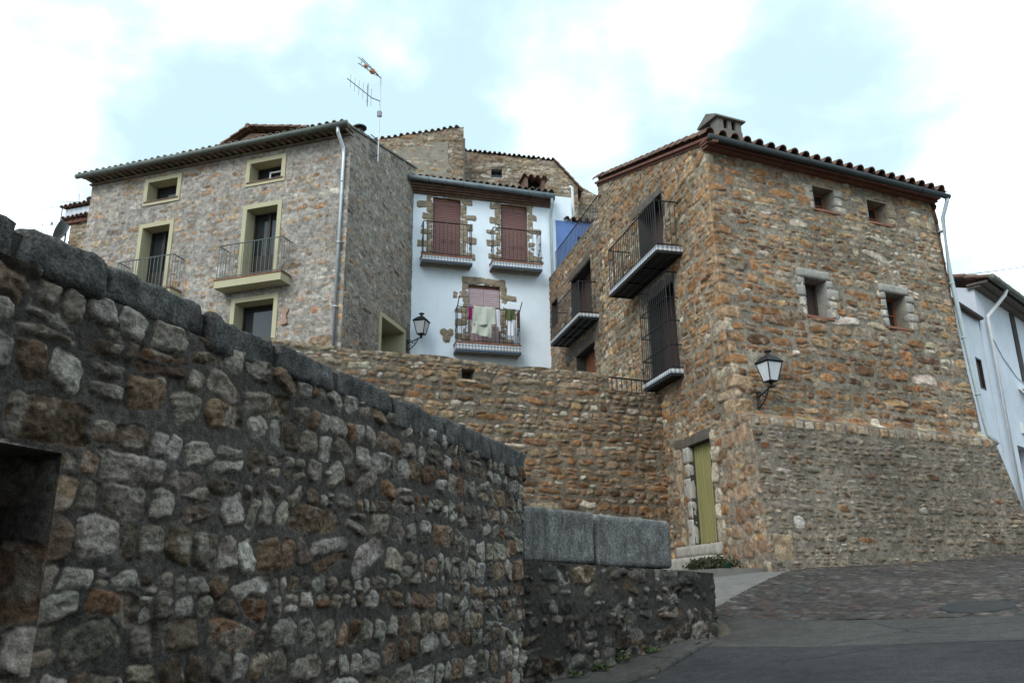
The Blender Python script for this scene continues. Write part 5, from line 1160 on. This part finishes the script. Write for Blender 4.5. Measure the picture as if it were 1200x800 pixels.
# ------------------------------------------------------------------ washing on the lower balcony
def cloth(name, label, s0, s1, zt, drop, mat, o=.53, sag=0.0, skew=0.0, seed=0, group='washing on the lower balcony'):
    mb = MB(); nx, nz = 14, 14; vs = []; fs = []; rr_ = random.Random(seed)
    ph = rr_.uniform(0, 6)
    for side in (0, 1):
        for j in range(nz + 1):
            for i in range(nx + 1):
                u, v = i / nx, j / nz; amp = .012 + .03 * v
                oo = o + amp * math.sin(u * 11 + ph + v * 1.5) + .012 * math.sin(u * 23 + ph * 2) - side * .006
                d = drop * (1 + skew * (u - .5)); s = s0 + (s1 - s0) * (u + .02 * math.sin(v * 5 + ph)) + .02 * v * math.sin(ph)
                vs.append(WF(s, oo, zt - sag * math.sin(math.pi * u) - d * v))
    m = (nx + 1) * (nz + 1)
    for b in (0, m):
        for j in range(nz):
            for i in range(nx): a = b + j * (nx + 1) + i; fs.append((a, a + 1, a + nx + 2, a + nx + 1))
    for i in range(nx): a = nz * (nx + 1) + i; fs.append((a, a + 1, m + a + 1, m + a)); fs.append((i, i + 1, m + i + 1, m + i))
    for j in range(nz): a = j * (nx + 1); fs.append((a, a + nx + 1, m + a + nx + 1, m + a)); a += nx; fs.append((a, a + nx + 1, m + a + nx + 1, m + a))
    mb.add(vs, fs); ob = obj(name, mb, mat, None, True, loc=WF((s0 + s1) / 2, o, zt)); tag(ob, label, name, group); return ob
cloth('towel', 'large pale sage towel hanging in the middle of the balcony railing', -2.72, -2.0, 10.38, .62, M['towel_sage'], .53, .02, -.1, 1)
cloth('towel', 'long lower sheet of pale sage cloth showing below the big towel', -2.74, -2.1, 9.86, .46, M['towel_sage'], .50, .0, .3, 6)
cloth('cloth', 'narrow magenta cloth at the left of the washing', -2.86, -2.74, 10.33, .42, M['cloth_magenta'], .52, 0, 0, 2)
cloth('cloth', 'narrow white cloth right of the big sage towel', -1.98, -1.86, 10.30, .62, M['cloth_white'], .52, 0, .4, 3)
cloth('towel', 'olive green towel at the right of the washing', -1.70, -1.34, 10.36, .36, M['towel_olive'], .53, .02, 0, 4)
cloth('cloth', 'white cloth hanging below the olive green towel', -1.58, -1.38, 10.0, .55, M['cloth_white'], .50, 0, 0, 5)
cloth('cloth', 'thin brown cloth at the right end of the washing', -1.30, -1.22, 10.28, .55, M['cloth_brown'], .52, 0, 0, 7)

# stone ornament on the white wall, terracotta bracket on the grey wall
mb = MB(); prof = [(-.20, .16), (-.22, .05), (-.13, -.05), (-.12, -.2), (-.02, -.26), (.10, -.22), (.12, -.06), (.22, .04), (.20, .18), (.10, .21), (.02, .14), (-.08, .21)]
WO = WF.sub(-3.46, 0, 9.52); mb.prism(WO, prof, -.01, .03); mb.prism(WO, [(x * .35 - .09, y * .3 + .07) for x, y in prof], .03, .05); mb.prism(WO, [(x * .35 + .09, y * .3 + .07) for x, y in prof], .03, .05); mb.prism(WO, [(-.03, .05), (.03, .05), (.05, -.2), (-.04, -.2)], .03, .06)
ob = obj('stone_relief', mb, M['ochre_stone'], None, loc=WO(0, 0, 0)); tag(ob, 'small pale heart-shaped stone relief on the white wall beside the lantern', 'relief')
mb = MB(); mb.prism(LA, [(1.62, 8.52), (1.78, 8.50), (1.80, 8.56), (1.755, 8.66), (1.76, 8.80), (1.82, 8.90), (1.80, 8.95), (1.60, 8.96), (1.585, 8.9), (1.64, 8.8), (1.645, 8.66), (1.60, 8.57)], 0, .07)
ob = obj('wall_tile', mb, M['salmon'], None, loc=LA(1.7, 0, 8.7)); tag(ob, 'small terracotta bracket on the grey house beside its lowest window', 'bracket')

# ------------------------------------------------------------------ plants
def leaves(mb, c, rx, ry, rz, n, size, rr_, hollow=.4):
    for _ in range(n):
        th = rr_.uniform(0, 2 * math.pi); ph = math.acos(rr_.uniform(0, 1)); r = rr_.uniform(hollow, 1) ** .6 * (1 + .25 * math.sin(3 * th + 2 * ph))
        p = Vector((c[0] + rx * r * math.sin(ph) * math.cos(th), c[1] + ry * r * math.sin(ph) * math.sin(th), c[2] + rz * r * math.cos(ph)))
        d = Vector((rr_.gauss(0, 1), rr_.gauss(0, 1), rr_.gauss(.4, .7))).normalized(); w = d.cross(Vector((rr_.gauss(0, 1), rr_.gauss(0, 1), .3))).normalized(); s = size * rr_.uniform(.6, 1.4)
        nrm = d.cross(w); mb.add([p - d * s, p + w * s * .45 + nrm * s * .12, p + d * s, p - w * s * .45 + nrm * s * .12], [(0, 1, 2, 3)])
rr_ = random.Random(5)
pc = LF(.35, .52, 0); pz = gz(pc.x, pc.y)
t = thing('plant_bed', 'low dark leafy plant in a brick edged bed beside the green door', 'plant', (pc.x, pc.y, pz))
mb = MB(); k = LF.d
for q, rr2 in ((-.45, .30), (-.1, .38), (.25, .34)): p = pc + k * q; leaves(mb, (p.x, p.y, pz + .03), rr2, .24, .17, 420, .034, rr_)
obj('foliage', mb, M['leaf'], t)
mb = MB()
for q in (-.4, -.1, .2, .5):
    p = pc + k * q
    for _ in range(4): mb.tube([p + Vector((0, 0, pz - .02)), p + Vector((rr_.uniform(-.2, .2), rr_.uniform(-.15, .15), pz + .12))], .008, 4)
obj('stem', mb, M['wood_dark'], t)
mb = MB(); mb.box(LF, -.72, 1.15, .80, .88, pz - .25, pz - .005); mb.box(LF, -.72, -.64, .06, .798, pz - .25, pz - .005); mb.box(LF, -.63, 1.1, .07, .795, pz - .25, pz - .03); obj('brick_edge', mb, M['conc_pale'], t)
mb = MB(); q = LF(-.52, .62, pz - .01); mb.lathe(q, [(.035, 0), (.05, .10), (.054, .105)], 12); ob = obj('plastic_pot', mb, M['pot_green'], None, True, loc=q); tag(ob, 'small green plastic pot in front of the leafy plant by the door', 'pot')
weeds = [('tiny green weed at the foot of the parapet nearest the tall wall', .55), ('small spreading weed in the pavement joint under the first granite block', .95), ('low green weed under the middle of the parapet', 1.35), ('leafy weed against the parapet foot near the kerb end', 1.85)]
for i, (lb_, s) in enumerate(weeds):
    p = PA(s, .06, 0); z = gz(p.x, p.y) + .085; mb = MB(); leaves(mb, (p.x, p.y, z - .005), .11 + .03 * (i % 2), .06, .05 + .02 * (i % 3), 60 + 25 * (i % 2), .022, rr_, .2)
    ob = obj('weed', mb, M['leaf2'], None, loc=(p.x, p.y, z)); tag(ob, lb_, 'weed', 'weeds along the foot of the parapet')
# manhole cover in the cobbles
mc = Vector((*cpt(2.95, .62), 0)); mz = gz(mc.x, mc.y)
mb = MB(); sl = Vector((gz(mc.x + .4, mc.y) - gz(mc.x - .4, mc.y), gz(mc.x, mc.y + .4) - gz(mc.x, mc.y - .4), 0)) / .8
vs = []; fs = []
for r, h in ((.0, .016), (.33, .016), (.36, .020), (.40, .020), (.41, .0)):
    for k in range(28): x, y = r * math.cos(k * math.pi / 14), r * math.sin(k * math.pi / 14); vs.append((mc.x + x, mc.y + y, mz + h + .012 + sl.x * x + sl.y * y))
for i in range(4):
    for k in range(28): fs.append((i * 28 + k, i * 28 + (k + 1) % 28, (i + 1) * 28 + (k + 1) % 28, (i + 1) * 28 + k))
mb.add(vs, fs); ob = obj('manhole_cover', mb, M['iron_cover'], None, loc=(mc.x, mc.y, mz)); tag(ob, 'round dark iron manhole cover set in the cobbles at right', 'manhole cover')
